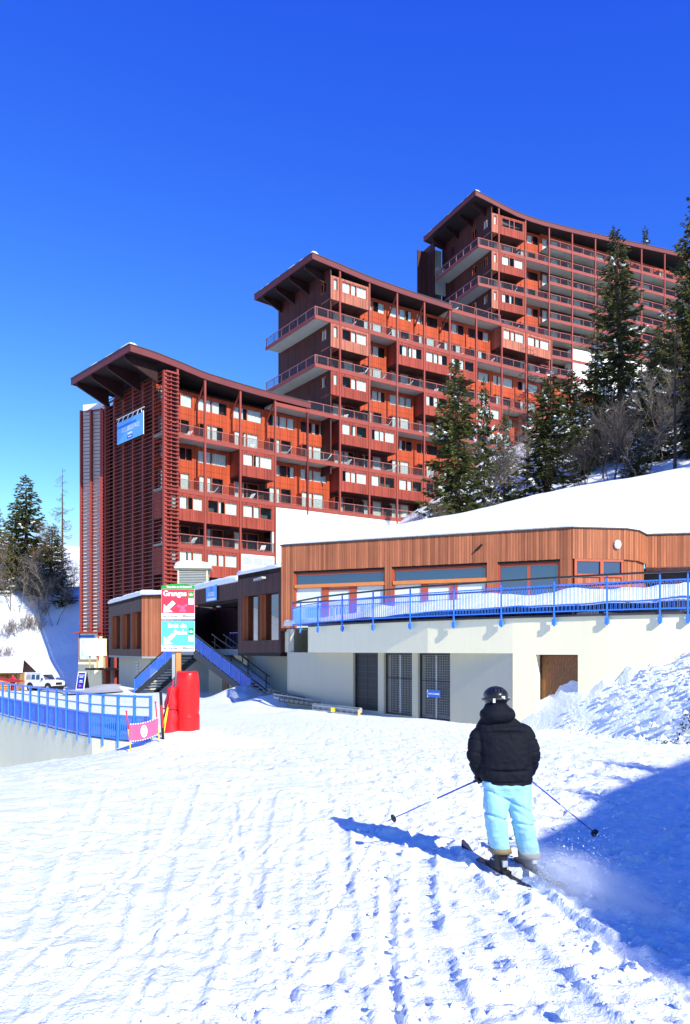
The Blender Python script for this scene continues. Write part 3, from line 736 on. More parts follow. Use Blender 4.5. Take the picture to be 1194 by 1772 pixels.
# stair tower: pale concrete behind its own slats, turned a little to the front
ST = C1 + n_in * 13.45 + out1 * 0.1
u2 = Vector((0.955, -0.297)).normalized(); STW = 2.75
stM = frame((ST.x, ST.y, 0), u2)        # x towards the main screen
tow = part('stair_tower', MB().box(-STW, 0, 0.5, 5.0, -4.7, 27.2), 'concrete_white', blk1, stM)
part('tower_reveal', MB().box(-0.02, .22, -0.1, 2.0, 1.6, 26.2), 'slat_lit', tow, stM)
part('tower_gap', MB().box(0.22, 0.9, 1.2, 1.4, -4.6, 27.0), 'roof_dark', tow, stM)
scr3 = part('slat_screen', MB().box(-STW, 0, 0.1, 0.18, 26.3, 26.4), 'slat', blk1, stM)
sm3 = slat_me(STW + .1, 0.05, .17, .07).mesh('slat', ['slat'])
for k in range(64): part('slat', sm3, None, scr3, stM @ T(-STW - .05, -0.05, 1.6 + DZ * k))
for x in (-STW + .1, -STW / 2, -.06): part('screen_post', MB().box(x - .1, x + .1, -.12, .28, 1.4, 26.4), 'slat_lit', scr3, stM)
# foot of the stair tower: pale pier, parapet and dark recess
part('pier', MB().box(-STW - .15, 0.1, -0.15, 4.9, -4.9, 1.5), 'cream', blk1, stM)
part('parapet', MB().box(0.15, 2.6, -3.2, -2.9, -0.6, 1.2), 'cream', blk1, stM)
part('recess_wall', MB().box(0.15, 4.6, 0.3, .5, -4.9, 0.9), 'sign_grey', blk1, stM)
part('deck_edge', MB().box(0.1, 3.6, -3.1, 0.0, -2.1, -1.9), 'roof_dark', blk1, stM)
for x in (0.6, 1.5, 2.4): part('deck_post', MB().box(x - .06, x + .06, -3.05, -2.93, -1.9, -0.6), 'wood_yellow', blk1, stM)
# blue banner hung on the slats
bt0, bt1 = 2.75, 8.0
bnr = thing('banner', 'blue hotel banner on white frame hung on the slatted screen', 'banner', tuple(C1 + n_in * 5.4 + out1 * .4) + (20.5,))
bnM = faceframe((*(C1 + n_in * 6.2 + out1 * 0.42), 22.6), -n_in)
part('cloth', MB().box(-2.85, 2.85, -1.12, 1.12, 0, .03), 'banner_blue', bnr, bnM)
part('stripe', MB().box(-2.85, 1.4, .46, .68, .032, .04), 'sign_blue', bnr, bnM)
frm = MB(); frm.bar((-3.0, 1.55, 0), (3.0, 1.55, 0), .07); frm.bar((2.88, -1.14, 0.02), (2.88, 1.2, 0.02), .06)
for k in range(6): x = -2.7 + k * 1.05; frm.bar((x, 1.1, .02), (x + .35 if k < 5 else x - .2, 1.55, 0), .06)
part('frame', frm, 'sign_white', bnr, bnM)
text('lettering', 'ROC BELLE FACE', 0.62, 'sign_white', bnr, bnM @ T(0.1, .1, .04), 0.82, 0.012)
part('logo_plate', MB().box(-.55, .55, -.92, -.62, .032, .04), 'sign_navy', bnr, bnM)
part('logo_line', MB().box(-.5, .5, -.52, -.34, .032, .04), 'sign_white', bnr, bnM)
part('logo_line', MB().box(-.38, .36, -.83, -.7, .041, .046), 'sign_white', bnr, bnM)

# ---- middle block
pxs2 = [532, 588, 639, 687, 734, 778, 824, 868, 910, 954]
ss2, P2 = bay_frames(F1, pxs2)
blk2 = thing('apartment_block', 'red timber apartment block of the middle step with two end balconies under its own roof', 'building', (4, 92, 8))
plan2 = {0: [('A', 'R'), ('D', 'R')],
         1: [('Dd', 'W'), ('C', 'W'), ('B', 'W'), ('A', 'W'), ('D', 'W')], 2: [('Dd', 'R'), ('C', 'R'), ('B', 'R'), ('A', 'W'), ('D', 'W')],
         3: [('Dd', 'R'), ('C', 'W'), ('B', 'R'), ('A', 'R'), ('D', 'W')], 4: [('Dd', 'R'), ('C', 'W'), ('B', 'W'), ('A', 'R'), ('D', 'W')],
         5: [('Dd', 'R'), ('C', 'W'), ('B', 'W'), ('A', 'R')], 6: [('Dd', 'R'), ('C', 'R'), ('B', 'W'), ('A', 'R')],
         7: [('Dd', 'W'), ('C', 'R'), ('B', 'R')], 8: [('Dd', 'W'), ('C', 'R'), ('B', 'W')]}
for i, rows in plan2.items():
    for r_i, (lv, k) in enumerate(rows):
        which('middle', r_i + (2 if i == 0 else 1 if i > 4 else 0), i); module(blk2, bayM(P2[i], P2[i + 1], LV[lv]), k, 'clad_faded' if (k == 'W' and (i == 1 and lv in ('Dd', 'C') or i >= 7)) else 'clad_red')
for i in (5, 6):
    which('middle', 0, i); balcony(blk2, bayM(P2[i], P2[i + 1], LV['T']))
for i in (7, 8): balcony(blk2, bayM(P2[i], P2[i + 1], LV['T']), rail=False)
balcony(blk2, bayM(P2[0], P2[1], LV['B']), furn=False)
core(blk2, F1, ss2[1] - 1.1, ss2[5] + .2, 3, 42.55); core(blk2, F1, ss2[0], ss2[1] - 1.1, 3, 26.4); core(blk2, F1, ss2[5] + .2, ss2[9], 10, 42.6)
r2, f2, b2 = roof(blk2, F1, ss2[1] - 3.9, ss2[5] + .3, pf2)
posts(blk2, F1, ss2, [15.5, 15.5, 15.5, 14, 14, 14, 14, 16, 18, 20], lambda s: pf2(min(s, ss2[5])) if s > ss2[0] + 1 else 26.9); struts(blk2, F1, ss2[3:6], 42.7)
def block_end(blk, roofo, C, t, zrows, L, ztop, zlow, boxw, slab_w, lv_win, clad='clad_brown_shade', boxes='clad_faded', Lb=None):
    """left end of a block: end wall set boxw beyond the first post, corner boxes, end balconies slab_w wide"""
    nin = Vector((-t.y, t.x)); o = C - t * boxw
    EM = frame((o.x, o.y, 0), -nin)          # x = -distance from the facade, y into the building
    ops = []
    for z in lv_win:
        for a, b in ((-2.2, -1.0), (-4.9, -3.8), (-L + 1.4, -L + 0.5) if L < 12.5 else (-L + 3.4, -L + 2.6)): ops.append((a, b, z + 3.5, z + 4.78))
    ew = part('end_wall', wall_op(MB(), -L, -0.15, zlow, ztop, ops, 0.0, 0.2), clad, blk, EM)
    for (a, b, z0, z1) in ops:
        fm, pn = window_frame(a, b, z0, z1, 0.06, ((a + b) / 2,)); w = part('window', fm, 'frame_wood', blk, EM)
        for k, (c, d) in enumerate(pn):
            part('pane', pane_mesh(c, d, z0 + .07, z1 - .07, .08), 'glass_room', w, EM)
            if k == (0 if rc.random() < .5 else 1): part('curtain', curtain_mesh(c, d, z0 + .05, z1 - .04, .22), 'curtain', w, EM)
    FM = frame((o.x, o.y, 0), t)
    for z in zrows:                          # return of the corner box left of the first post, with a narrow window
        mb = wall_op(MB(), -0.004, boxw, z + 2.36, z + 5.04, [(.35, boxw - .25, z + 3.48, z + 4.8)], 0, .14); mb.box(-.004, boxw, .14, 2.0, z + 2.36, z + 2.5)
        part('wall_panel', mb, boxes if z > 30 else 'clad_red', blk, FM)
        fm, pn = window_frame(.35, boxw - .25, z + 3.48, z + 4.8, .04, ()); w = part('window', fm, 'frame_wood', blk, FM)
        part('pane', pane_mesh(pn[0][0], pn[0][1], z + 3.55, z + 4.73, .06), 'glass_room', w, FM); part('curtain', curtain_mesh(pn[0][0], pn[0][1], z + 3.5, z + 4.76, .2), 'curtain', w, FM)
    L2 = Lb or L
    for z in zrows[:2]:
        x0 = -slab_w
        b = part('balcony', MB().box(x0, boxw - .004, 0.06, 2.1, z - .24, z).box(x0, -.004, 2.1, L2, z - .24, z), 'concrete', blk, FM)
        part('slab_edge', MB().box(x0 - .05, boxw - .004, -.04, .055, z - .36, z + .06).box(x0 - .05, x0 + .05, .056, L2, z - .36, z + .06), 'post_red', b, FM)
        rl = MB(); rp = []
        rl.box(x0, boxw, .06, .14, z + 1.0, z + 1.06); rl.box(x0, x0 + .08, .14, L2, z + 1.0, z + 1.06)
        npst = 6
        for k in range(npst + 1): yy = .1 + (L2 - .2) * k / npst; rl.box(x0, x0 + .08, yy - .04, yy + .04, z - .4, z + 1.0)
        for k in (0, 1, 2): xx = x0 + .3 + (boxw - x0 - .4) * k / 2; rl.box(xx - .03, xx + .03, .07, .13, z - .05, z + 1.0)
        part('railing', rl, 'rail_metal', b, FM)
        for k in range(npst):
            ya = .16 + (L2 - .2) * k / npst; yb = .04 + (L2 - .2) * (k + 1) / npst; part('railing_pane', MB().box(x0 + .03, x0 + .042, ya, yb, z + .2, z + .97), 'infill', b, FM)
        part('railing_pane', MB().box(x0 + .1, boxw - .1, .092, .104, z + .2, z + .97), 'infill', b, FM)
    return EM, o, nin
t2 = (P2[2] - P2[1]).normalized()
EM2, o2, n2 = block_end(blk2, r2, P2[1], t2, [37.4, 32.0, 26.6], 11.4, 43.3, 20, 1.22, 2.1, [37.4, 32.0, 26.6])
brackets(r2, o2, n2, -t2, 43.5, (1.5, 4.8, 8.0, 11.0), 2.6, 1.5)
solo('retaining_wall', MB().wall(P2[0] - (P2[1] - P2[0]) * 1.02, P2[0], 2, 15.42, .35).wall(P2[0], P2[1], 2, 15.42, .35).wall(P2[1], P2[2], 2, 15.42, .35).wall(P2[2], P2[3], 2, 15.42, .35).wall(P2[3], P2[4], 2, 15.42, .35), 'concrete_white',
     'white concrete retaining wall below the lowest balconies of the middle block', 'wall')

# ---- topmost block
pxs3 = [851, 909, 950, 990, 1030, 1069, 1110, 1150, 1190, 1232, 1275]
ss3, P3 = bay_frames(F3, pxs3)
blk3 = thing('apartment_block', 'red timber apartment block of the topmost step, long rows of balconies behind the spruces', 'building', (40, 125, 36))
for r_i, z in enumerate((57.0, 51.6, 46.2, 40.8)):
    which('topmost', r_i, 0); module(blk3, bayM(P3[0] + (P3[1] - P3[0]) * .24, P3[1], z), 'W')
for r_i, z in enumerate((57.0, 51.6, 46.2, 40.8)):
    which('topmost', r_i, 1); module(blk3, bayM(P3[1], P3[2], z), 'R')
for i in range(2, 10):
    k = 0
    while 59.7 - 2.7 * k > (45 if i >= 4 else 36):
        which('topmost', k, i); lower_floor(blk3, bayM(P3[i], P3[i + 1], 59.7 - 2.7 * k), 'clad_brown_shade' if k else 'clad_orange'); k += 1
core(blk3, F3, ss3[0] + 1.0, ss3[-1], 34, 62.3)
r3, f3, b3 = roof(blk3, F3, ss3[0] - 3.0, ss3[-1], pf3, depth=13.6)
posts(blk3, F3, [ss3[0] + 1.2] + ss3[1:], [36] * 11, pf3)
t3 = (P3[1] - P3[0]).normalized()
EM3, o3, n3 = block_end(blk3, r3, P3[0] + t3 * 1.15, t3, [57.0, 51.6, 46.2], 13.0, 63.2, 34, 1.15, 2.3, [57.0, 51.6, 46.2], Lb=11.2)
brackets(r3, o3, n3, -t3, 63.7, (1.5, 4.8, 8.4, 12.0), 2.3, 1.4)
q = o3 + n3 * 12.0
FM3 = frame((q.x, q.y, 0), t3)
part('fin_wall', MB().box(-2.3, -2.05, -0.2, 3.4, 34, 62.9), 'clad_brown_shade', blk3, FM3)
part('fin_wall', MB().box(-4.3, -2.4, 1.2, 1.4, 34, 61.9), 'clad_brown_shade', blk3, FM3)
part('niche_wall', MB().box(-2.05, .0, 1.2, 1.4, 34, 62.6), 'concrete', blk3, FM3)
for z in (55.0, 49.5, 44): part('niche', MB().box(-2.0, -.05, -.1, .1, z, z + 4.3), 'concrete', blk3, FM3)
bw = MB()
for i in range(3, 10): bw.wall(P3[i], P3[i + 1], 34, 45.2, 1.6)
solo('base_wall', bw, 'concrete_white', 'white concrete base wall below the topmost block, behind the spruces', 'wall')
solo('timber_lean_to', MB().wall(P3[2] - Vector((0, 3)), P3[4] - Vector((0, 3)), 33, 37.6, 2.5), 'clad_orange', 'orange timber annex at the foot of the topmost block', 'annex')

# ---- deck chairs on balconies
def chair_mesh():
    mb = MB(); mb.bar((0, 0, .32), (0, .75, .36), .5, .05); mb.bar((0, .75, .36), (0, 1.15, .85), .5, .05)
    return mb
def deck_chair(M, label, grp):
    c = link('deck_chair', None, None, M); tag(c, label, 'deck chair', grp)
    part('seat', cached('dc_seat', lambda: MB().bar((0, 0, .34), (0, .75, .38), .55, .05, up=(0, 0, 1)).mesh('seat', ['white_paint'])), None, c, M)
    part('backrest', cached('dc_back', lambda: MB().bar((0, .72, .38), (0, 1.15, .95), .55, .05, up=(0, 0, 1)).mesh('backrest', ['white_paint'])), None, c, M)
    lg = cached('dc_leg', lambda: MB().bar((0, .1, 0), (0, .6, .36), .04).bar((0, .6, 0), (0, .1, .34), .04).mesh('leg', ['grey_metal']))
    for x in (-.26, .26): part('leg', lg, None, c, M @ T(x, 0, 0))
rd = random.Random(5)
for M, wh in VOID:
    o = M.translation
    if o.y > 112 or rd.random() < .35: continue
    Mn = frame((o.x, o.y, o.z), (M.col[0][0], M.col[0][1]))
    a = rd.uniform(-2.2, -.9)
    deck_chair(Mn @ T(rd.uniform(.9, 3.2), rd.uniform(.75, 1.1), 0.01) @ Matrix.Rotation(a, 4, 'Z'), 'deck chair ' + wh, 'deck chairs on the balconies')
# ------------------------------------------------------------------ terrace building in the middle distance
def ray_hit(px, a, b):
    """plan point where the line of sight of pixel column px crosses the line a-b"""
    a = Vector(a); b = Vector(b); k = (px - HX) / FPX; d = b - a
    t = (k * a.y - a.x) / (d.x - k * d.y); return a + d * t
RAIL = [Vector(p) for p in [(-2.5, 36.2), (-1.7, 34.0), (-1.05, 32.35), (-.05, 30.6), (1.1, 28.9), (2.3, 27.4), (3.65, 26.0), (5.0, 24.75), (6.35, 23.6), (7.6, 22.65), (8.8, 21.85), (10.2, 21.1), (12.5, 20.2), (15.5, 19.6)]]
def on_rail(px):
    k = (px - HX) / FPX
    for a, b in zip(RAIL, RAIL[1:]):
        if (a.x / a.y - k) * (b.x / b.y - k) <= 0: return ray_hit(px, a, b)
    return RAIL[-1]
tb = thing('terrace_building', 'cream building with larch upper storey, snowy terrace and blue balustrade', 'building', (5, 30, -2.6))
q = [on_rail(p) for p in (495, 533, 615, 740, 887)]
qr = [on_rail(1022)] + [v for v in RAIL if v.x / v.y > (1030 - HX) / FPX]
FAC = [Vector(p) for p in [(-3.1, 38.0), (9.45, 32.45), (11.8, 32.8), (12.5, 33.3), (13.3, 34.5), (19, 33.4)]]
deck = [tuple(v) for v in q + qr] + [(16.5, 33.5)] + [(v.x, v.y + .3) for v in FAC[4::-1]]
part('terrace_slab', MB().prism(deck, -0.1, 1.0), 'cream', tb)
part('slab_cap', MB().prism([(p[0] * .997, p[1] * .997) for p in deck], 1.0, 1.06), 'roof_edge', tb)
# set-back lower wall with three tall openings
LA = Vector((-2.62, 35.4)); LB = q[4].copy()
lwM = frame((LA.x, LA.y, 0), LB - LA); LL = (LB - LA).length
tx = lambda px: (ray_hit(px, LA, LB) - LA).length
ops = [(tx(611), tx(654), -2.36, -.1), (tx(664), tx(713), -2.42, -.1), (tx(723), tx(779), -2.46, -.1)]
part('lower_wall', wall_op(MB(), 0, LL - .02, -3.6, -.101, ops, 0, .35), 'cream_grey_shade', tb, lwM)
part('lower_room', MB().box(.3, LL - .3, 2.2, 2.3, -3.4, -.11), 'interior', tb, lwM)
for k, (a, b, z0, z1) in enumerate(ops):
    fr = MB(); e = .05; fr.box(a, a + e, .1, .2, z0, z1 - .01); fr.box(b - e, b, .1, .2, z0, z1 - .01); fr.box(a + e, b - e, .1, .2, z0, z0 + e); fr.box(a + e, b - e, .1, .2, z1 - .08, z1 - .01)
    g = part('gate', fr, 'dark_metal', tb, lwM)
    mid = (a + b) / 2
    if k == 0:
        part('gate_leaf', MB().box(a + e, mid - .01, .13, .17, z0 + e, z1 - .08), 'black', g, lwM); part('gate_leaf', MB().box(mid + .01, b - e, .13, .17, z0 + e, z1 - .08), 'black', g, lwM)
        gr = MB()
        for j in range(1, 9): z = z0 + (z1 - z0) * j / 9; gr.box(a + e, b - e, .115, .13, z - .012, z + .012)
        part('gate_bars', gr, 'dark_metal', g, lwM)
    else:
        gr = MB(); n = int((b - a) / .085)
        for j in range(1, n): x = a + (b - a) * j / n; gr.box(x - .005, x + .005, .14, .15, z0 + e, z1 - .08)
        n = int((z1 - z0) / .085)
        for j in range(1, n): z = z0 + (z1 - z0) * j / n; gr.box(a + e, b - e, .15, .16, z - .005, z + .005)
        part('wire_mesh', gr, 'grey_metal', g, lwM, kind='stuff')
        part('gate_stile', MB().box(mid - .03, mid + .03, .12, .18, z0 + e, z1 - .08), 'grey_metal', g, lwM)
        part('gate_rail', MB().box(a + e, b - e, .115, .175, z0 + 1.35, z0 + 1.38), 'dark_metal', g, lwM)
sgp = LA + (LB - LA).normalized() * (tx(741) + tx(767)) / 2
sg = thing('direction_sign', 'small blue arrow sign on the rightmost wire gate', 'sign', (sgp.x, sgp.y, -1.3))
sgM = faceframe((sgp.x - .1, sgp.y - .12, -1.53), LB - LA)
part('plate', MB().face([(-.32, -.13, 0), (.36, -.13, 0), (.36, .13, 0), (-.32, .13, 0)]).face([(-.32, .13, -.01), (.36, .13, -.01), (.36, -.13, -.01), (-.32, -.13, -.01)]), 'sign_blue', sg, sgM)
part('arrow', MB().face([(-.32, .13, .004), (-.32, -.13, .004), (-.25, -.13, .004), (-.3, 0, .004), (-.25, .13, .004)]), 'sign_white', sg, sgM)
for x0, x1 in ((-.24, -.06), (-.03, .04), (.07, .31)): part('lettering', MB().box(x0, x1, -.025, .03, .003, .006), 'sign_white', sg, sgM)
# front wall, with the brown door
fa_, fb_ = q[4], qr[0]; fwM = frame((fa_.x, fa_.y, 0), fb_ - fa_)
tf = lambda px: (ray_hit(px, fa_, fb_) - fa_).length
d0, d1 = tf(927), tf(1000)
part('front_wall', wall_op(MB(), 0, (fb_ - fa_).length, -3.6, -.101, [(d0, d1, -3.6, -.14)], 0, .45), 'cream', tb, fwM)
fw = MB()
for a, b in zip(qr, qr[1:]): fw.wall(a, b, -3.6, -.101, .45)
part('front_wall', fw, 'cream', tb)
m, nt, bs = nm('wood_grain'); uvn = node(nt, "ShaderNodeUVMap")
wv = node(nt, "ShaderNodeTexWave", wave_type='BANDS', bands_direction='X'); wv.inputs['Scale'].default_value = 5.0; wv.inputs['Distortion'].default_value = 14; wv.inputs['Detail'].default_value = 3; wv.inputs['Detail Scale'].default_value = 1.2
mpn = node(nt, "ShaderNodeMapping"); mpn.inputs['Scale'].default_value = (1.5, .45, 1); nt.links.new(uvn.outputs[0], mpn.inputs[0]); nt.links.new(mpn.outputs[0], wv.inputs[0])
nt.links.new(mixmul(nt, (0.23, 0.085, 0.018), wv.outputs[1], .55, 1.25), bs.inputs['Base Color']); bs.inputs['Roughness'].default_value = .45; MATS['wood_grain'] = m
dr = part('door', MB().box(d0 + .03, d1 - .01, .36, .42, -3.4, -.17), 'wood_grain', tb, fwM)
part('door_frame', MB().box(d0, d0 + .03, .3, .44, -3.4, -.141).box(d0 + .03, d1, .3, .44, -.17, -.141), 'dark_metal', dr, fwM)
# balustrade
br = thing('balustrade', 'blue steel balustrade with looped bars and dark handrail along the snowy terrace', 'railing', (5, 25, 1.0))
ppx = [494.5, 505, 523.6, 553.7, 595.6, 649, 713, 788, 870, 961, 1052, 1143, 1191]
bp = []
for p in ppx:
    v = on_rail(p); bp.append(Vector((v.x, v.y)))
bp.append(RAIL[-3]); bp.append(RAIL[-2])
def offs(i):
    a = bp[max(i - 1, 0)]; b = bp[min(i + 1, len(bp) - 1)]; d = (b - a).normalized(); return Vector((d.y, -d.x)) * .09
bo = [bp[i] + offs(i) for i in range(len(bp))]
hr = MB()
for i, p in enumerate(bo):
    d = (bo[min(i + 1, len(bo) - 1)] - bo[max(i - 1, 0)]); Mx = frame((p.x, p.y, 0), d)
    po = part('post', MB().box(-.02, .02, -.025, .025, .72, 2.14), 'blue_paint', br, Mx)
    part('bracket', MB().box(-.06, .06, -.045, .05, .76, .93), 'blue_paint', po, Mx)
for a, b in zip(bo, bo[1:]):
    d = b - a; L = d.length; Mx = frame((a.x, a.y, 0), d); pn = MB(); n = max(5, int(L / .115)); w = L / n
    pn.box(.03, L - .03, -.015, .015, 1.14, 1.18); pn.box(.03, L - .03, -.015, .015, 1.93, 1.97)
    for k in range(n):
        x0 = (k + .18) * w; x1 = (k + .82) * w
        xs_ = [x0, x0] + [x0 + (x1 - x0) * (.5 - .5 * math.cos(math.pi * j / 4)) for j in range(1, 4)] + [x1, x1]
        zs_ = [1.16, 1.83] + [1.83 + .085 * math.sin(math.pi * j / 4) for j in range(1, 4)] + [1.83, 1.16]
        pts = [(x, 0, z) for x, z in zip(xs_, zs_)]
        for u, v in zip(pts, pts[1:]): pn.bar(u, v, .011, .011, up=(0, 1, 0))
    part('bar_panel', pn, 'blue_paint', br, Mx, kind='stuff')
    hr.bar((a.x, a.y, 2.18), (b.x, b.y, 2.18), .13, .055)
part('handrail', hr, 'handrail', br)
# larch upper storey
ZT, ZH = 5.07, 3.80
def clad(name, a, b, x0, x1, z0, z1, bw=.125, mat='clad_larch', y=0.0, jit=.010, parent=None):
    mb = MB(); k0 = int(math.floor(x0 / bw)); rr = random.Random(int(x0 * 100) + int(z0 * 10)); k = k0
    while k * bw < x1 - .01:
        xa = max(k * bw, x0) + .004; xb = min((k + 1) * bw, x1) - .004; j = rr.uniform(0, jit)
        if xb - xa > .01: mb.box(xa, xb, y - .022 - j, y, z0 + rr.uniform(0, .012), z1)
        k += 1
    mb.box(x0, x1, y + .001, y + .2, z0 + .015, z1 - .004)
    return part(name, mb, mat, parent or tb, frame((a.x, a.y, 0), b - a), kind='stuff')
segs = [(FAC[0], FAC[1]), (FAC[1], FAC[2]), (FAC[2], FAC[3]), (FAC[3], FAC[4]), (FAC[4], FAC[5])]
for i, (a, b) in enumerate(segs): clad('cladding', a, b, 0, (b - a).length, ZH if i < 4 else 3.65, ZT, y=0 if i else 0)
A, B = segs[0]; LM = frame((A.x, A.y, 0), B - A); ff = lambda px: (ray_hit(px, A, B) - A).length
LAB = (B - A).length
pil = [(0, ff(508)), (ff(666), ff(678)), (ff(843), ff(861)), (ff(969), LAB)]
for x0, x1 in pil: clad('cladding', A, B, x0, x1, 1.06, ZH + .01)
part('flashing', MB().box(-.05, LAB, -.09, .25, ZT, ZT + .05), 'roof_edge', tb, LM)
for a, b in segs[1:]: part('flashing', MB().box(0, (b - a).length, -.085, .25, ZT + .002, ZT + .052), 'roof_edge', tb, frame((a.x, a.y, 0), b - a))
part('back_room', MB().box(.3, LAB + 2, 3.2, 3.3, 1.06, ZT - .05), 'interior', tb, LM)
part('lintel', MB().box(pil[0][1], pil[3][0], .03, .18, ZH - .1, ZH - .004), 'roof_dark', tb, LM)
def big_window(x0, x1, style):
    y = .12; fm = MB(); fm.box(x0, x0 + .09, y - .08, y + .06, 1.06, ZH - .1); fm.box(x1 - .09, x1, y - .08, y + .06, 1.06, ZH - .1)
    fm.box(x0 + .09, x1 - .09, y - .02, y + .06, ZH - .2, ZH - .1)
    w = part('window', fm, 'frame_wood', tb, LM)
    if style == 'doors':
        part('pane', MB().box(x0 + .09, x1 - .09, y + .02, y + .035, 3.16, ZH - .2), 'glass_dark', w, LM)
        part('sill', MB().box(x0 + .06, x1 - .02, y - .14, y + .08, 2.99, 3.15), 'frame_orange', w, LM)
        W = x1 - x0 - .18; e = [0, .30, .38, .62, .70, 1.0]
        for k in range(5):
            xa, xb = x0 + .09 + W * e[k], x0 + .09 + W * e[k + 1]
            if k % 2 == 0:
                part('door_panel', MB().box(xa, xb, y + .03, y + .06, 1.06, 2.98), 'door_pale', w, LM)
            else: part('door_stile', MB().box(xa, xb, y - .02, y + .06, 1.06, 2.985), 'frame_wood', w, LM)
        part('door_rail', MB().box(x0 + .09 + W * .30, x0 + .09 + W * .70, y - .03, y + .02, 2.83, 2.93), 'frame_wood', w, LM)
    else:
        m_ = (x0 + x1) / 2; part('mullion', MB().box(m_ - .06, m_ + .06, y - .03, y + .06, 1.06, ZH - .2), 'frame_wood', w, LM)
        part('pane', MB().box(x0 + .09, m_ - .06, y + .02, y + .035, 1.06, ZH - .2), 'glass_dark', w, LM); part('pane', MB().box(m_ + .06, x1 - .09, y + .02, y + .035, 1.06, ZH - .2), 'glass_dark', w, LM)
big_window(pil[0][1], pil[1][0], 'doors'); big_window(pil[1][1], pil[2][0], 'doors'); big_window(pil[2][1], pil[3][0], 'glass')
A2, B2 = segs[1]; L2M = frame((A2.x, A2.y, 0), B2 - A2); L2 = (B2 - A2).length
fm = MB(); fm.box(.1, .2, -.02, .1, 1.06, ZH); fm.box(L2 - .2, L2 - .1, -.02, .1, 1.06, ZH); fm.box(L2 * .52, L2 * .58, -.02, .1, 1.06, ZH); fm.box(.2, L2 - .2, -.03, .1, ZH - .75, ZH - .62); fm.box(.2, L2 - .2, -.02, .1, ZH - .1, ZH); fm.box(.2, L2 - .2, -.02, .1, ZH - 1.15, ZH - 1.02)
w4 = part('window', fm, 'frame_wood', tb, L2M)
part('pane', MB().box(.2, L2 * .52, .05, .065, ZH - .62, ZH - .1), 'glass_dark', w4, L2M); part('pane', MB().box(L2 * .58, L2 - .2, .05, .065, ZH - .62, ZH - .1), 'glass_dark', w4, L2M)
part('pane', MB().box(.2, L2 - .2, .05, .065, 1.06, ZH - 1.15), 'glass_dark', w4, L2M); part('panel', MB().box(.2, L2 - .2, .03, .07, ZH - 1.02, ZH - .75), 'clad_larch', w4, L2M)
for a, b in segs[2:4]: clad('cladding', a, b, 0, (b - a).length, 1.06, ZH + .03, y=.10, mat='clad_larch')
A5, B5 = segs[4]; L5M = frame((A5.x, A5.y, 0), B5 - A5)
w5 = part('window', MB().box(0, 5.6, .6, .7, 3.0, 3.12).box(0, 5.6, .6, .7, 1.06, 1.2).box(0, .1, .6, .7, 1.2, 3.0).box(2.0, 2.1, .6, .7, 1.2, 3.0).box(4.0, 4.1, .6, .7, 1.2, 3.0), 'frame_wood', tb, L5M)
for k in range(2): part('pane', MB().box(.1 + 2 * k, 2.0 + 2 * k, .64, .655, 1.2, 3.0), 'glass_dark', w5, L5M)
part('soffit', MB().box(0, 5.6, .0, 1.2, 3.5, 3.64), 'clad_brown_shade', tb, L5M)
part('upper_back', MB().box(0, 5.6, .75, .85, 1.06, 3.6), 'interior', tb, L5M)
# round lamp and drain spout on the larch wall
lp = ray_hit(1067, A2, B2); lM = faceframe((lp.x, lp.y, 4.42), B2 - A2)
la = thing('wall_lamp', 'round white wall lamp on the larch wall above the last window', 'lamp', (lp.x, lp.y, 4.3))
part('globe', MB().ellipsoid((0, 0, .09), (.16, .2, .09), 14, 8), 'white_paint', la, lM, smooth=True); part('mount', MB().box(-.07, .07, -.07, .07, -.04, .06), 'sign_pink', la, lM)
sp = ray_hit(829, A, B); sM = faceframe((sp.x, sp.y, 4.45), B - A)
su = thing('drain_spout', 'short dark drain spout slanting on the larch wall', 'spout', (sp.x, sp.y, 4.3))
part('pipe', MB().bar((-.16, -.14, .1), (.16, .14, .12), .075), 'roof_dark', su, sM); part('fixing', MB().box(-.04, .04, -.04, .04, -.05, .1), 'roof_dark', su, sM)
# snow lying on the roof, running up into the hillside
def along(poly, n):
    d = [0]
    for a, b in zip(poly, poly[1:]): d.append(d[-1] + (b - a).length)
    out = []
    for k in range(n + 1):
        s = d[-1] * k / n; i = max(0, min(len(poly) - 2, int(np.searchsorted(d, s) - 1))); t = (s - d[i]) / (d[i + 1] - d[i]); out.append((poly[i].lerp(poly[i + 1], t), s))
    return out
mb = MB(); rows = [(0.02, .0), (-.03, .07), (.0, .14), (.15, .24), (.5, .33), (1.2, .40), (2.4, .5), (4.0, .6), (6.5, .7), (9.5, .6)]
pts = along(FAC, 90); IDX = []
for (p, s) in pts:
    nrm = Vector((.30, .95)); col = []
    for k, (dist, dz) in enumerate(rows):
        pp = p + nrm * dist; ramp = min(1, max(0, (p.x + 3.0) / 1.2)); wob = .10 * (float(fbm(np.array(pp.x * .7), np.array(pp.y * .7), 5, 3)) - .5)
        z = ZT + .055 + (dz + wob * (k > 1)) * (.25 + .75 * ramp)
        if dist > 2: z = max(z, hz(pp.x, pp.y) + .06) if dist < 9 else hz(pp.x, pp.y) - .1
        col.append((pp.x, pp.y, z))
    IDX.append(col)
for c0, c1 in zip(IDX, IDX[1:]):
    for k in range(len(rows) - 1): mb.face([c0[k], c1[k], c1[k + 1], c0[k + 1]])
me = mb.mesh('roof_snow', ['snow'], True)
bm = bmesh.new(); bm.from_mesh(me); bmesh.ops.remove_doubles(bm, verts=bm.verts, dist=.0005); bm.to_mesh(me); bm.free()
part('roof_snow', me, None, tb)
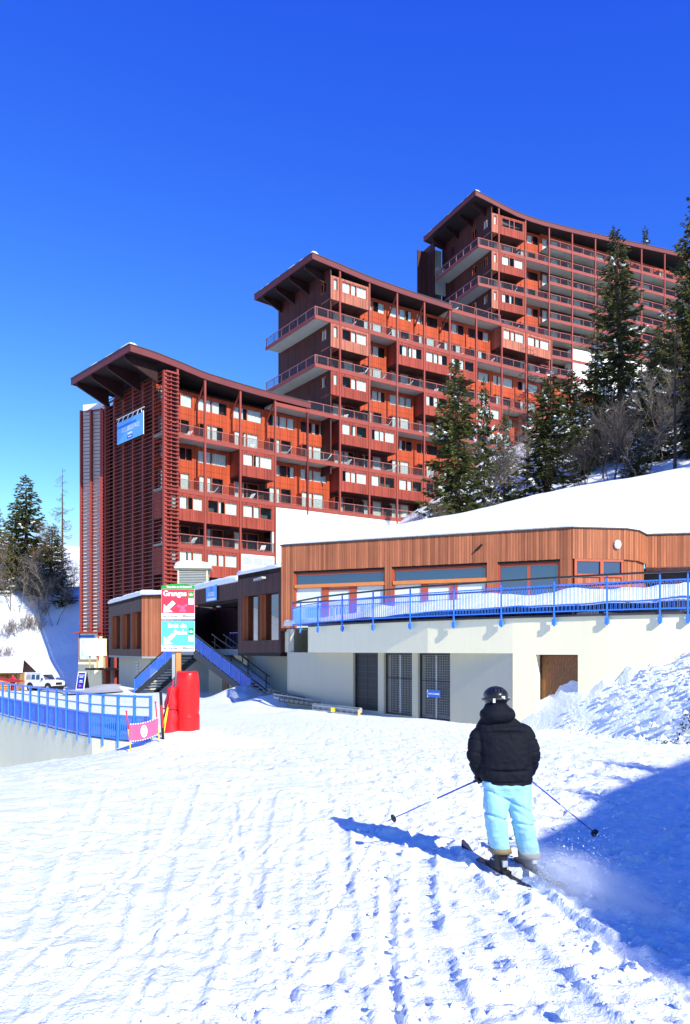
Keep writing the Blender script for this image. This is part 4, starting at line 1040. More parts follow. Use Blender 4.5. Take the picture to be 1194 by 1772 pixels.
# snow on the terrace
mb = MB(); GR = []
for k in range(81):
    u = k / 80
    i = u * (len(RAIL) - 3); j = min(int(i), len(RAIL) - 2); a = RAIL[j].lerp(RAIL[j + 1], i - j)
    b = Vector((-3.0, 37.8)).lerp(Vector((14.5, 33.4)), u); col = []
    for v in range(15):
        t = .02 + .96 * v / 14; p = a.lerp(b, t); nz = float(fbm(np.array(p.x * .8), np.array(p.y * .8), 15, 3))
        h = .08 + (.30 + .55 * float(sstep(.1, .75, u))) * (.55 + .75 * nz) * min(1, .55 + t * 3) * (1 if t < .8 else (1 - t) / .2)
        col.append((p.x, p.y, 1.05 + h * (1 if v else .55)))
    GR.append(col)
for c0, c1 in zip(GR, GR[1:]):
    for k in range(14): mb.face([c0[k], c1[k], c1[k + 1], c0[k + 1]])
me = mb.mesh('terrace_snow', ['snow'], True)
bm = bmesh.new(); bm.from_mesh(me); bmesh.ops.remove_doubles(bm, verts=bm.verts, dist=.0005); bm.to_mesh(me); bm.free()
solo('terrace_snow', me, [], 'deep soft snow lying on the terrace behind the blue balustrade', kind='stuff')
# dark side wall of the larch storey and stacked scaffold beams by the lower wall
part('side_wall', MB().wall(Vector((-3.1, 38)) + Vector((-.0, .0)) + Vector((5.2, 8)) * 0 + Vector((3.9, 7.2)), Vector((-3.1, 38.03)), .9, ZT - .01, .2), 'clad_pavilion_shade', tb)
bs_ = [((470, 1232), (536, 1229), 33.2, 'dark_metal', 'dark steel scaffold beam lying highest, nearest the stairs', .14),
       ((482, 1239), (560, 1240), 32.0, 'grey_metal', 'long grey scaffold beam below the dark one', .16),
       ((497, 1247), (574, 1247), 31.0, 'dark_metal', 'dark scaffold beam half sunk in the snow', .16),
       ((560, 1238), (652, 1247), 29.8, 'grey_metal', 'grey scaffold beam ending below the left gate', .14),
       ((570, 1246), (645, 1254), 29.2, 'grey_metal', 'grey scaffold beam with yellow tag half sunk in the snow', .18)]
wl = (LB - LA).normalized()
for k, (p0, p1, D, mt, lab, h) in enumerate(bs_):
    base = ray_hit((p0[0] + p1[0]) / 2, LA, LB); c = base + Vector((-.8, -.6)) * (.25 + .12 * k) - wl * .1
    L = abs(tx(p1[0]) - tx(p0[0])) if False else 3.2
    a = c - wl * L / 2; b = c + wl * L / 2; za = gz(a.x, a.y) + (.50 - .08 * k); zb = gz(b.x, b.y) + (.50 - .08 * k) - .06
    o = thing('scaffold_beam', lab, 'beam', (c.x, c.y, min(za, zb) - .2), group='scaffold beams by the lower wall')
    mbx = MB(); A_ = Vector((a.x, a.y, za)); B_ = Vector((b.x, b.y, zb)); up = Vector((0, 0, h / 2))
    part('upper_chord', MB().bar(A_ + up, B_ + up, .06, .05), mt, o); part('lower_chord', MB().bar(A_ - up, B_ - up, .06, .05), mt, o)
    for j in range(9):
        t0 = j / 8; s0 = A_.lerp(B_, t0); mbx.bar(s0 - up, s0 + up, .035)
    part('web', mbx, mt, o); part('end_plate', MB().bar(B_ - up * 1.3, B_ + up * 1.3, .10), 'wood_yellow' if k == 4 else mt, o)
    if k == 4: t_ = A_.lerp(B_, .45); part('tag', MB().bar(t_ + Vector((-.07, -.09, .0)), t_ + Vector((.12, -.16, .0)), .02, .17), 'pole_yellow', o)
# ------------------------------------------------------------------ entrance pavilion with its two stairs
pv = thing('entrance_pavilion', 'dark brown timber entrance pavilion on grey concrete base, snow on its flat roofs', 'building', (-12, 54, -2.95))
def pline(a, b): a = Vector(a); b = Vector(b); return a, b, frame((a.x, a.y, 0), b - a), (b - a).length, (lambda px: (ray_hit(px, a, b) - a).length)
def cut_wall(name, a, b, z0, z1, ops, t, mat, rev='clad_reveal_lit', parent=None):
    """boarded wall with deep openings whose reveals carry sunlight in their orange boards"""
    A, B, M, L, _ = pline(a, b); w = part(name, wall_op(MB(), 0, L, z0, z1, ops, 0, t), mat, parent or pv, M)
    for (xa, xb, za, zb) in ops:
        for x0_ in ((xa, xb - .025) if rev else ()): part('reveal', MB().box(x0_, x0_ + .025, .02, t + .06, za, zb), rev, w, M)
        part('pane', MB().box(xa + .025, xb - .025, t + .04, t + .055, za, zb), 'glass_black', w, M)
    return w, M, L
PA, PB, PC, PD = (-20.6, 68.0), (-14.85, 57.0), (-10.6, 56.0), (-9.7, 60.0)
A, B, Mx, L, fx = pline(PA, PB)
cut_wall('side_wall', PA, PB, -.45, 4.05, [(fx(193.5), fx(208), .1, 2.85), (fx(211), fx(225.5), .1, 2.85), (fx(228.5), fx(244), .1, 2.85)], .35, 'clad_pavilion_shade')
A, B, Mx, L, fx = pline(PB, PC); part('front_wall', MB().box(0, L, 0, .3, -.45, 4.05), 'clad_larch', pv, Mx)  # sunlit face of the box, its brightness put into the larch tone
part('roof_deck', MB().prism([PA, PB, PC, PD, (-16, 70)], 3.75, 4.0), 'roof_dark', pv); part('floor_slab', MB().prism([PA, PB, PC, PD, (-16, 70)], -.6, -.46), 'concrete', pv)
part('room_wall', MB().prism([(-18.4, 67.6), (-13.6, 58.6), (-10.7, 57.6), (-10.2, 60), (-15, 69)], -.44, 3.74), 'interior', pv)
A, B, Mx, L, fx = pline((-19.7, 68.0), (-14.4, 57.7)); bw_ = part('base_wall', MB().box(0, L, 0, .3, -4.5, -.61), 'cream_grey_shade', pv, Mx)
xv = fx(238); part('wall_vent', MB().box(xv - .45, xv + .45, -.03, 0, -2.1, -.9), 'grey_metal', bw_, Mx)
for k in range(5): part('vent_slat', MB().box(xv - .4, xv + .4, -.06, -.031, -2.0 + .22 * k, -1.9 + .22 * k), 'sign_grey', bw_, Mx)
part('base_wall', MB().wall((-14.4, 57.7), (-9.0, 57.3), -4.5, -.61, .3), 'cream_grey_shade', pv)
def flat_snow(name, poly, z, h, parent, seed=1, over=.12):
    c = Vector((sum(p[0] for p in poly) / len(poly), sum(p[1] for p in poly) / len(poly))); rr = random.Random(seed); n = len(poly); P = []
    for i in range(n):
        a = Vector(poly[i]); b = Vector(poly[(i + 1) % n]); m = max(2, int((b - a).length / .6))
        for k in range(m): P.append(a.lerp(b, k / m))
    rings = []
    for f, dz in ((1.0, 0), (1.01, h * .35), (1.0, h * .75), (.97, h), (.85, h * 1.15), (.5, h * 1.25), (.05, h * 1.3)):
        rings.append([(*(c + (p - c) * f + (p - c).normalized() * over * (f > .95) * rr.uniform(.6, 1.2)), z + dz * rr.uniform(.85, 1.15)) for p in P])
    return part(name, MB().loft(rings), 'snow', parent, smooth=True)
flat_snow('roof_snow', [PA, PB, PC, PD, (-16, 70)], 4.02, .34, pv, 3)
# entrance between the two boxes
EA, EB = (-10.4, 53.2), (-6.3, 46.2)
A, B, EMx, L, fe = pline(EA, EB)
hd = part('header', MB().box(0, L, 0, .4, 3.05, 4.05), 'clad_pavilion_shade', pv, EMx)
flat_snow('roof_snow', [EA, EB, (-2.5, 48), (-6, 56)], 4.07, .38, pv, 8)
part('canopy', MB().prism([(-10.0, 53.0), (-6.1, 46.6), (-2.5, 48), (-6, 56)], 2.95, 3.04), 'roof_dark', pv)
part('recess_wall', MB().wall((-9.6, 57.0), (-4.3, 49.6), -2.9, 3.0, .2), 'roof_beam', pv)  # near-black boards, entrance shade put into their colour
part('recess_wall', MB().wall((-4.4, 49.8), (-5.7, 42.4), -.1, 4.04, .2), 'roof_beam', pv); part('recess_wall', MB().wall((-10.3, 53.4), (-9.3, 57.4), -.44, 3.0, .2), 'roof_beam', pv)
A, B, Mx, L, fx = pline((-8.6, 54.2), (-4.6, 48.6))
ed = part('entrance_door', window_frame(L - 2.2, L - .1, .1, 2.4, 0, (L - 1.15,), .1, .1)[0], 'grey_metal', pv, Mx)
for k in range(2): part('pane', MB().box(L - 2.1 + k * 1.0, L - 1.25 + k * 1.0, .03, .05, .2, 2.3), 'glass_clear', ed, Mx); part('curtain', curtain_mesh(L - 2.05 + k * 1.0, L - 1.65 + k * 1.0, .2, 2.3, .12), 'curtain', ed, Mx)
for x in (L * .3, L * .75): part('ceiling_lamp', MB().ellipsoid((x, -1.2, 2.9), (.18, .18, .07), 10, 6), 'white_paint', pv, Mx, smooth=True)
part('landing', MB().prism([(-11.4, 51.6), (-9.2, 48.6), (-5.9, 45.6), (-4.6, 49.4), (-8.9, 55.5)], -.3, .06), 'concrete', pv)
part('landing_wall', MB().wall((-9.4, 53.8), (-5.4, 47.6), -3.4, -.31, .2), 'cream_grey_shade', pv)
part('cellar_door', MB().box(2.4, 3.3, -.06, -.005, -3.2, -.9), 'door_brown', pv, frame((-9.4, 53.8, 0), (4.0, -6.2)))
# right box, next to the larch storey
RA, RB = (-5.78, 42.1), (-3.14, 38.0)
A, B, Mx, L, fx = pline(RA, RB)
cut_wall('side_wall', RA, RB, -.14, 4.05, [(fx(419), fx(446), .5, 2.85), (fx(449.5), fx(482), .5, 2.85)], .3, 'clad_pavilion_shade')
part('roof_deck', MB().prism([RA, RB, (1, 44), (-3, 49)], 3.8, 4.02), 'roof_dark', pv); part('floor_slab', MB().prism([RA, RB, (1, 44), (-3, 49)], -.3, -.15), 'roof_dark', pv)
flat_snow('roof_snow', [RA, RB, (1, 44), (-3, 49)], 4.04, .22, pv, 12, .05)
part('base_wall', MB().wall((-5.9, 47.1), (-.9, 39.25), -4, -.301, .3), 'cream_grey_shade', pv); part('base_wall', MB().wall((-1.3, 39.6), (-2.6, 35.3), -4, .95, .3), 'cream_grey_shade', pv)
part('room_wall', MB().wall((-3.4, 45.0), (-0.6, 41.0), -.14, 3.8, .2), 'interior', pv)
fl = part('flood_lamp', MB().bar((-4.55, 39.6, 3.55), (-4.05, 38.9, 3.62), .24, .10), 'grey_metal', pv)
# welcome sign on the header
e0 = ray_hit(368, EA, EB); wsM = faceframe((e0.x - .06, e0.y - .03, 3.62), Vector(EB) - Vector(EA))
ws = thing('welcome_sign', 'blue reception sign on the dark header above the entrance', 'sign', (e0.x, e0.y, 3.2))
part('plate', MB().box(-.95, .95, -.48, .52, 0, .03), 'banner_blue', ws, wsM); part('emblem', MB().ellipsoid((0, .28, .03), (.26, .16, .01), 12, 6), 'sign_blue', ws, wsM); part('footer', MB().box(-.8, .8, -.44, -.30, .031, .036), 'sign_white', ws, wsM)
text('lettering', 'ACCUEIL', .34, 'sign_white', ws, wsM @ T(0, -.06, .034), .9, .008)
# stairs
def stair(name, label, top, bot, width, side, n=15, snowy=True):
    top = Vector(top); bot = Vector(bot); h = Vector((bot.x - top.x, bot.y - top.y)); run = h.length; d = h.normalized(); w = Vector((-d.y, d.x)) * side
    st = thing(name, label, 'stairs', (bot.x, bot.y, bot.z))
    M = Matrix(((d.x, w.x, 0, top.x), (d.y, w.y, 0, top.y), (0, 0, 1, top.z), (0, 0, 0, 1))); rise = top.z - bot.z
    tm = MB().box(0, run / n * 1.15, .06, width - .06, -.05, 0).mesh('tread', ['dark_metal']); sm_ = MB().box(.02, run / n * 1.1, .5, width - .1, .0, .07).mesh('tread_snow', ['snow'])
    for k in range(n):
        Mk = M @ T(run * k / n, 0, -rise * (k + 1) / n); t_ = part('tread', tm, None, st, Mk)
        if snowy and k % 3 != 1: part('tread_snow', sm_, None, t_, Mk @ Matrix.Diagonal((1, .6 + .4 * ((k * 7) % 5) / 5, 1, 1)))
    for y in (0.0, width - .05):
        mb = MB(); a = (0, y, 0); mb.hexa([(0, y, -.45), (run, y, -rise - .25), (run, y + .05, -rise - .25), (0, y + .05, -.45), (0, y, .08), (run, y, -rise + .12), (run, y + .05, -rise + .12), (0, y + .05, .08)])
        part('stringer', mb, 'dark_metal', st, M)
    return st, M, run, rise, width
def stair_rail(st, M, run, rise, y, style):
    mb = MB(); sl = -rise / run
    P = lambda x, z: (x, y, sl * x + z)
    if style == 'panel':
        rl = part('railing', MB().bar(P(0, 1.02), P(run, 1.02), .08, .06, up=(0, 1, 0)), 'handrail', st, M)
        nb = 6
        for k in range(nb + 1): x = run * k / nb; mb.bar(P(x, .05), P(x, 1.0), .04)
        part('rail_post', mb, 'blue_paint', rl, M)
        bars = MB(); bars.bar(P(0, .18), P(run, .18), .03); bars.bar(P(0, .88), P(run, .88), .03)
        nb = 44
        for k in range(nb + 1): x = run * k / nb; bars.bar(P(x, .18), P(x, .88), .016)
        part('bar_panel', bars, 'blue_paint', rl, M, kind='stuff')
        part('rail_sheet', MB().hexa([P(0.05, .2), P(run - .05, .2), (run - .05, y + .006, sl * (run - .05) + .2), (.05, y + .006, sl * .05 + .2), P(0.05, .86), P(run - .05, .86), (run - .05, y + .006, sl * (run - .05) + .86), (.05, y + .006, sl * .05 + .86)]), 'infill_blue', rl, M)
    else:
        mb.bar(P(0, 1.0), P(run, 1.0), .05); mb.bar(P(0, .55), P(run, .55), .03)
        for k in range(4): x = run * (k + .2) / 3.4; mb.bar(P(x, 0), P(x, 1.0), .045)
        part('railing', mb, 'dark_metal', st, M)
glass('infill_blue', (0.03, 0.14, 0.62), transp=.45, rough=.3)
s1 = stair('stairs', 'dark steel stairs with blue railing leading down right from the entrance', (-9.3, 47.9, .0), (-5.2, 42.9, -2.5), 1.35, 1, n=17)
stair_rail(*s1[:4], .02, 'panel'); stair_rail(*s1[:4], 1.28, 'plain'); stair_rail(*s1[:4], 2.1, 'plain')
s2 = stair('stairs', 'open steel stairs with pale blue railing leading down left behind the sign', (-10.6, 50.6, .0), (-14.3, 53.0, -2.95), 1.8, -1, snowy=True)
stair_rail(*s2[:4], .0, 'panel')
# snow bank along the right-hand stair
mb = MB(); rings = []
d = Vector((4.1, -5.0))
for k in range(14):
    t = .12 + .88 * k / 13; c = Vector((-9.3, 47.9)) + d * t + Vector((.766, .643)) * 1.75; z = -2.55 * t; r_ = random.Random(k)
    rings.append([(c.x + .34 * math.cos(a) * r_.uniform(.8, 1.15), c.y + .4 * math.cos(a), z + .28 * math.sin(a) * r_.uniform(.7, 1.2)) for a in np.linspace(0, 2 * math.pi, 9)[:-1]])
part('bank_snow', mb.loft(rings), 'snow', s1[0], smooth=True)
gd = MB(); g0 = Vector((-7.4, 50.2)); g1 = Vector((-5.3, 47.2))
for k in range(9): p = g0.lerp(g1, k / 8); gd.bar((*p, .06), (*p, 1.1), .03)
gd.bar((*g0, 1.1), (*g1, 1.1), .06); gd.bar((*g0, .2), (*g1, .2), .03)
part('landing_rail', gd, 'blue_dark', pv)
# louvred ventilation housing on the roof
vx = at(333, 1000, 60); vh = thing('ventilation_housing', 'pale grey louvred ventilation housing with snow cap on the pavilion roof', 'vent', (vx.x, 60, 4.2))
vM = frame((vx.x - 1.15, 60, 0), (1, .12))
part('shell', MB().box(0, .12, 0, 2.0, 4.2, 6.3).box(2.18, 2.3, 0, 2.0, 4.2, 6.3).box(.12, 2.18, 1.9, 2.0, 4.2, 6.3).box(.12, 2.18, .1, 1.9, 6.15, 6.3), 'cream_grey_shade', vh, vM)
for k in range(13): part('louvre', MB().hexa([(.12, .0, 4.5 + .125 * k), (2.18, .0, 4.5 + .125 * k), (2.18, .12, 4.58 + .125 * k), (.12, .12, 4.58 + .125 * k), (.12, .0, 4.53 + .125 * k), (2.18, .0, 4.53 + .125 * k), (2.18, .12, 4.61 + .125 * k), (.12, .12, 4.61 + .125 * k)]), 'grey_metal', vh, vM)
part('lid', MB().box(-.25, 2.55, -.25, 2.2, 6.3, 6.42), 'cream_grey_shade', vh, vM)
mbl = MB(); rg = []
for f, dz in ((1, 0), (1.04, .12), (1.0, .28), (.8, .42), (.4, .5), (.03, .52)):
    rg.append([(1.15 + 1.35 * f * max(-1, min(1, 1.3 * math.cos(a))), .97 + 1.2 * f * max(-1, min(1, 1.3 * math.sin(a))), 6.42 + dz * (1 + .12 * math.sin(3 * a + 1))) for a in np.linspace(0, 2 * math.pi, 25)[:-1]])
part('snow_cap', mbl.loft(rg), 'snow', vh, vM, smooth=True)

# ------------------------------------------------------------------ blue fence on its retaining wall
fp = [Vector(p) for p in FENCE]
def on_fence(px):
    k = (px - HX) / FPX
    for a, b in zip(fp, fp[1:]):
        if (a.x / a.y - k) * (b.x / b.y - k) <= 0: return ray_hit(px, a, b)
    return fp[-1]
wl_ = MB()
for a, b in zip(fp, fp[1:]): wl_.wall(a, b, -6, -2.34, 1.0, 0, .03)
solo('fence_wall', wl_, 'cream', 'low cream retaining wall carrying the blue fence at the left', 'wall')
fe_ = thing('fence', 'bright blue steel fence with two open rails above barred panels, left of the red pad', 'fence', (-8, 23, -2.3))
fpx = [-22, -8, 6, 17, 28, 41, 54, 69, 84, 99.5, 117, 136, 157.5, 180, 206, 234, 262]
fpt = [on_fence(p) for p in fpx]; FZ = -2.3
for i, p in enumerate(fpt):
    d = fpt[min(i + 1, len(fpt) - 1)] - fpt[max(i - 1, 0)]; Mx = frame((p.x, p.y, 0), d)
    part('post', MB().box(-.028, .028, -.06, .0, FZ - .2, FZ + 1.16), 'blue_paint', fe_, Mx)
for a, b in zip(fpt, fpt[1:]):
    d = b - a; L = d.length; Mx = frame((a.x, a.y, 0), d)
    part('rail', MB().box(.03, L - .03, -.05, -.015, FZ + 1.10, FZ + 1.15), 'blue_paint', fe_, Mx); part('rail', MB().box(.03, L - .03, -.045, -.02, FZ + .84, FZ + .875), 'blue_paint', fe_, Mx)
    pn = MB(); pn.box(.03, L - .03, -.045, -.02, FZ + .60, FZ + .64); pn.box(.03, L - .03, -.045, -.02, FZ + .02, FZ + .06); n = max(5, int(L / .085))
    for k in range(n): x = .03 + (L - .06) * (k + .5) / n; pn.box(x - .013, x + .013, -.04, -.025, FZ + .06, FZ + .6)
    bpn = part('bar_panel', pn, 'blue_paint', fe_, Mx, kind='stuff')
    part('mesh_sheet', MB().box(.03, L - .03, -.02, -.016, FZ + .06, FZ + .6), 'infill_blue', bpn, Mx)
# ------------------------------------------------------------------ trees
def foliage_mat(name, c0, c1, sc):
    m, nt, b = nm(name); tc = node(nt, "ShaderNodeTexCoord"); oi = node(nt, "ShaderNodeObjectInfo")
    rp = node(nt, "ShaderNodeValToRGB"); rp.color_ramp.elements[0].color = (*c0, 1); rp.color_ramp.elements[1].color = (*c1, 1); rp.color_ramp.elements[0].position = .32; rp.color_ramp.elements[1].position = .72
    nt.links.new(noise(nt, tc.outputs['Object'], sc, 4, .7), rp.inputs[0])
    nt.links.new(mixmul(nt, rp.outputs[0], oi.outputs['Random'], .8, 1.2), b.inputs['Base Color']); b.inputs['Roughness'].default_value = .7; b.inputs['Specular IOR Level'].default_value = .15
    MATS[name] = m
foliage_mat('needles', (0.020, 0.036, 0.010), (0.115, 0.115, 0.028), 2.2)
def norm(a): return a / np.maximum(np.linalg.norm(a, axis=-1, keepdims=True), 1e-9)
def kites(base, dirv, length, width, rg):
    """thin kite-shaped sprays: two triangles each"""
    n = len(base); d = norm(dirv); r = rg.normal(size=(n, 3)); r[:, 2] *= .35; s = norm(np.cross(d, norm(r))) * (width / 2)[:, None]
    tip = base + d * length[:, None]; mid = base + d * (length * .45)[:, None]
    t1 = np.stack([base, mid + s, tip], 1); t2 = np.stack([base, tip, mid - s], 1)
    return np.concatenate([t1, t2], 0)
def spruce_data(seed, H=12.0, RAD=2.4, nwh=36, gap=.0, dens=1.0, snow=.10):
    rg = np.random.default_rng(seed); K = []; S = []; br = MB()
    lean = rg.normal(size=2) * .012
    tr = [(lean[0] * z * z / H, lean[1] * z * z / H, z) for z in np.linspace(-.8, H, 12)]
    br.tube(tr, [max(.012, .017 * H * (1 - max(z, 0) / H) ** .8) for (_, _, z) in tr], 7)
    for i in range(nwh):
        u = (i + rg.uniform(-.3, .3)) / nwh; u = min(max(u, 0), 1); z0 = H * (.05 + .945 * u ** .92)
        R0 = RAD * ((1 - z0 / H) ** .78) * (1 if u > .08 else .8 + 2.5 * u) + .06
        for a in rg.uniform(0, 2 * math.pi) + np.arange(int(rg.integers(5, 8))) * 2 * math.pi / 6.3:
            if rg.random() < gap: continue
            a = a + rg.normal() * .22; L = R0 * rg.uniform(.62, 1.22); o = np.array([math.cos(a), math.sin(a), 0]); sd = np.array([-o[1], o[0], 0])
            rise = -.42 + .95 * u ** 1.5 + rg.normal() * .07
            f = lambda t: np.stack([o[0] * L * t + lean[0] * z0 * z0 / H, o[1] * L * t + lean[1] * z0 * z0 / H, z0 + L * (rise * t + .22 * t * t * t - .12 * np.sin(t * 3.1))], -1)
            tt = np.linspace(0, 1, 4); P = f(tt); br.tube([tuple(p) for p in P], [.012 * H / 12 + .012 * L * (1 - t) for t in tt], 3, cap=False)
            m = max(6, int(L / .055 * dens)); t = rg.uniform(.08, 1.0, m); side = np.where(rg.random(m) < .5, -1, 1); B = f(t)
            D = o * (.55 + .5 * t)[:, None] + sd * (side * rg.uniform(.3, 1.0, m))[:, None] + np.array([0, 0, -1.0]) * rg.uniform(-.05, .75, m)[:, None]
            ln = (.62 * (1.05 - .5 * t)) * rg.uniform(.6, 1.25, m) * (.45 + .55 * min(1, L / 1.2)); wd = rg.uniform(.09, .19, m) * (.6 + .4 * min(1, L / 1.2))
            K.append(kites(B, D, ln, wd, rg))
            if rg.random() < snow * (1.1 if u < .6 else .4):
                ms = max(5, int(L / .06)); t = rg.uniform(.3, 1.02, ms); B = f(t) + np.array([0, 0, .035]) + rg.normal(size=(ms, 3)) * .05
                D = o * .7 + sd * rg.normal(size=(ms, 1)) * .8 + rg.normal(size=(ms, 3)) * .12
                S.append(kites(B - norm(D) * .1, D, rg.uniform(.14, .30, ms), rg.uniform(.08, .16, ms), rg))
    K.append(kites(np.repeat([[lean[0] * H, lean[1] * H, H - .25]], 10, 0), np.c_[rg.normal(size=(10, 2)) * .3, np.ones(10)], rg.uniform(.2, .45, 10), np.full(10, .06), rg))
    me_k = soup_mesh('crown', np.concatenate(K), ['needles']); me_s = soup_mesh('branch_snow', np.concatenate(S), ['snow']) if S else None
    return br.mesh('trunk', ['bark']), me_k, me_s
SPR = {k: spruce_data(100 + i, *a) for i, (k, a) in enumerate({
    'mid': (12, 2.4, 38, .05, 1.05, .07), 'wide': (11, 2.7, 34, .06, 1.1, .12), 'tall': (20, 3.3, 54, .16, .95, .12), 'tall2': (21, 3.5, 56, .12, .95, .10), 'small': (7, 1.7, 24, .05, .9, .30), 'open': (14, 3.0, 34, .22, .8, .06)}.items())}
SH = {'mid': (12, 2.4), 'wide': (11, 2.7), 'tall': (20, 3.3), 'tall2': (21, 3.5), 'small': (7, 1.7), 'open': (14, 3.0)}
def spruce(kind, x, y, z, h, r, label, rot=0.0, group='spruces on the slopes', snow=True):
    H, RR = SH[kind]; M = T(x, y, z) @ Matrix.Rotation(rot, 4, 'Z') @ Matrix.Diagonal((r / RR, r / RR, h / H, 1))
    t = link('spruce_tree', None, None, T(x, y, z)); tag(t, label, 'tree', group); tr, cr, sn = SPR[kind]
    part('trunk', tr, None, t, M); part('crown', cr, None, t, M)
    if sn and snow: part('branch_snow', sn, None, t, M, kind='stuff')
    return t
def sp_px(kind, px, D, ytop, rpx, label, rot, zf=hz, **kw):
    x = (px - HX) * D / FPX; z = zf(x, D) - .3; h = (HY - ytop) * D / FPX - z; return spruce(kind, x, D, z, h, rpx * D / FPX, label, rot, **kw)
sp_px('mid', 792, 58, 622, 70, 'olive spruce standing lone before the middle block, shading the white wall', .4)
sp_px('wide', 946, 62, 640, 72, 'bushy spruce halfway along the snow bank crest', 2.1)
sp_px('tall', 1076, 66, 388, 84, 'very tall spruce with snowy branches before the topmost block', 1.2)
sp_px('tall2', 1196, 60, 312, 80, 'tallest spruce, cut by the right edge of the picture', .3)
sp_px('mid', 1180, 70, 500, 60, 'shaded spruce just left of the tallest one', 4.2)
sp_px('mid', 1114, 146, 392, 34, 'distant spruce whose tip shows above the topmost roof', 3.3)
sp_px('small', 872, 63, 716, 34, 'small snow-dusted spruce between the olive and the bushy spruce', 1.0)
sp_px('small', 1008, 66, 690, 36, 'small dark spruce right of the bushy spruce', 4.0)
sp_px('mid', 1142, 76, 560, 50, 'shaded spruce behind the tallest one', 5.0)
sp_px('small', 838, 70, 655, 30, 'slim spruce just behind the olive spruce', 2.5)
sp_px('wide', 985, 80, 640, 52, 'dim spruce far up the shaded slope', .9)
sp_px('mid', 1028, 69, 590, 46, 'dark spruce between the bushy and the very tall spruce', 2.6)
sp_px('wide', 1128, 62, 600, 50, 'broad dark spruce in the gap between the two tallest', .8)
sp_px('small', 1105, 58, 740, 36, 'low spruce at the crest below the tall pair', 3.0)
sp_px('mid', 46, 110, 822, 54, 'dark spruce rising above the snow slope at the far left', 1.9, lz)
sp_px('open', -8, 106, 872, 46, 'ragged spruce at the left edge of the picture', .2, lz)
sp_px('wide', 88, 112, 905, 40, 'dark spruce close beside the slatted tower', 2.7, lz)
sp_px('open', 20, 114, 900, 44, 'dim spruce between the two spruces at the far left', 3.9, lz)
sp_px('wide', 66, 108, 955, 34, 'low spruce at the foot of the tall far left spruce', 5.1, lz)
sp_px('small', 108, 107, 985, 28, 'small spruce nearest the slatted tower', .6, lz)
for k in range(16):  # unseen rows of spruces, added to shade the hillside
    j, row = k % 8, k // 8; x = 27.5 + .83 * 2.9 * j + .56 * 5 * row; y = 38.0 + .56 * 2.9 * j - .83 * 5 * row; h = 15 + (k * 7 % 5) * 1.2
    spruce('tall' if k % 2 else 'tall2', x, y, hz(x, y) - .5, h, 3.6, 'spruce number %s in the %s row of the unseen grove shading the slope' % (['one', 'two', 'three', 'four', 'five', 'six', 'seven', 'eight'][j], ['upper', 'lower'][row]), k * 1.3, 'added grove outside the picture', snow=False)
# unseen chalet and spruces, added to throw shadow across the lower right run
def sunxy(a, b): return (-a * SUN_H.x - b * SUN_H.y, -a * SUN_H.y + b * SUN_H.x)
SRC = -6.5
ch = thing('shade_chalet', 'unseen wooden chalet added to shade the run, right of the camera', 'building', (*sunxy(SRC - 3, 11), -2.2))
gab = [(5.0, -4), (5.0, 3.5), (4.7, 3.3), (4.8, 3.8), (6.5, 5.5), (8.7, 6.0), (10.0, 6.5), (16.5, 7.8), (16.5, -4)]  # gable outline shaped for the edge of its shadow
ga = MB()
for a_ in (SRC, SRC - 7): ga.face([(*sunxy(a_, b_), z) for b_, z in (gab if a_ == SRC else gab[::-1])])
part('shade_gable', ga, 'hut_wood', ch)
rf = MB()
for (b0, z0), (b1, z1) in zip(gab[1:-1], gab[2:-1]): rf.face([(*sunxy(SRC + .3, b0), z0 + .02), (*sunxy(SRC + .3, b1), z1 + .02), (*sunxy(SRC - 7.3, b1), z1 + .02), (*sunxy(SRC - 7.3, b0), z0 + .02)])
part('roof', rf, 'clad_brown_shade', ch)
sw = MB()
for b_ in (5.0, 16.5): sw.face([(*sunxy(SRC, b_), -4), (*sunxy(SRC - 7, b_), -4), (*sunxy(SRC - 7, b_), 3.1), (*sunxy(SRC, b_), 3.1)])
part('side_wall', sw, 'hut_wood', ch)
for k, (b_, h, r) in enumerate([(6.6, 7.15, 1.0), (8.0, 7.5, 1.2), (9.6, 8.3, 1.4), (11.4, 8.6, 1.5), (13.2, 9.4, 1.8)]):
    x, y = sunxy(-4.6, b_); spruce('wide', x, y, gz(x, y) - .2, h, r, ['nearest', 'second nearest', 'third nearest', 'fourth nearest', 'farthest'][k] + ' unseen spruce beside the added chalet right of the camera', k * 1.1, 'spruces beside the added chalet', snow=False)
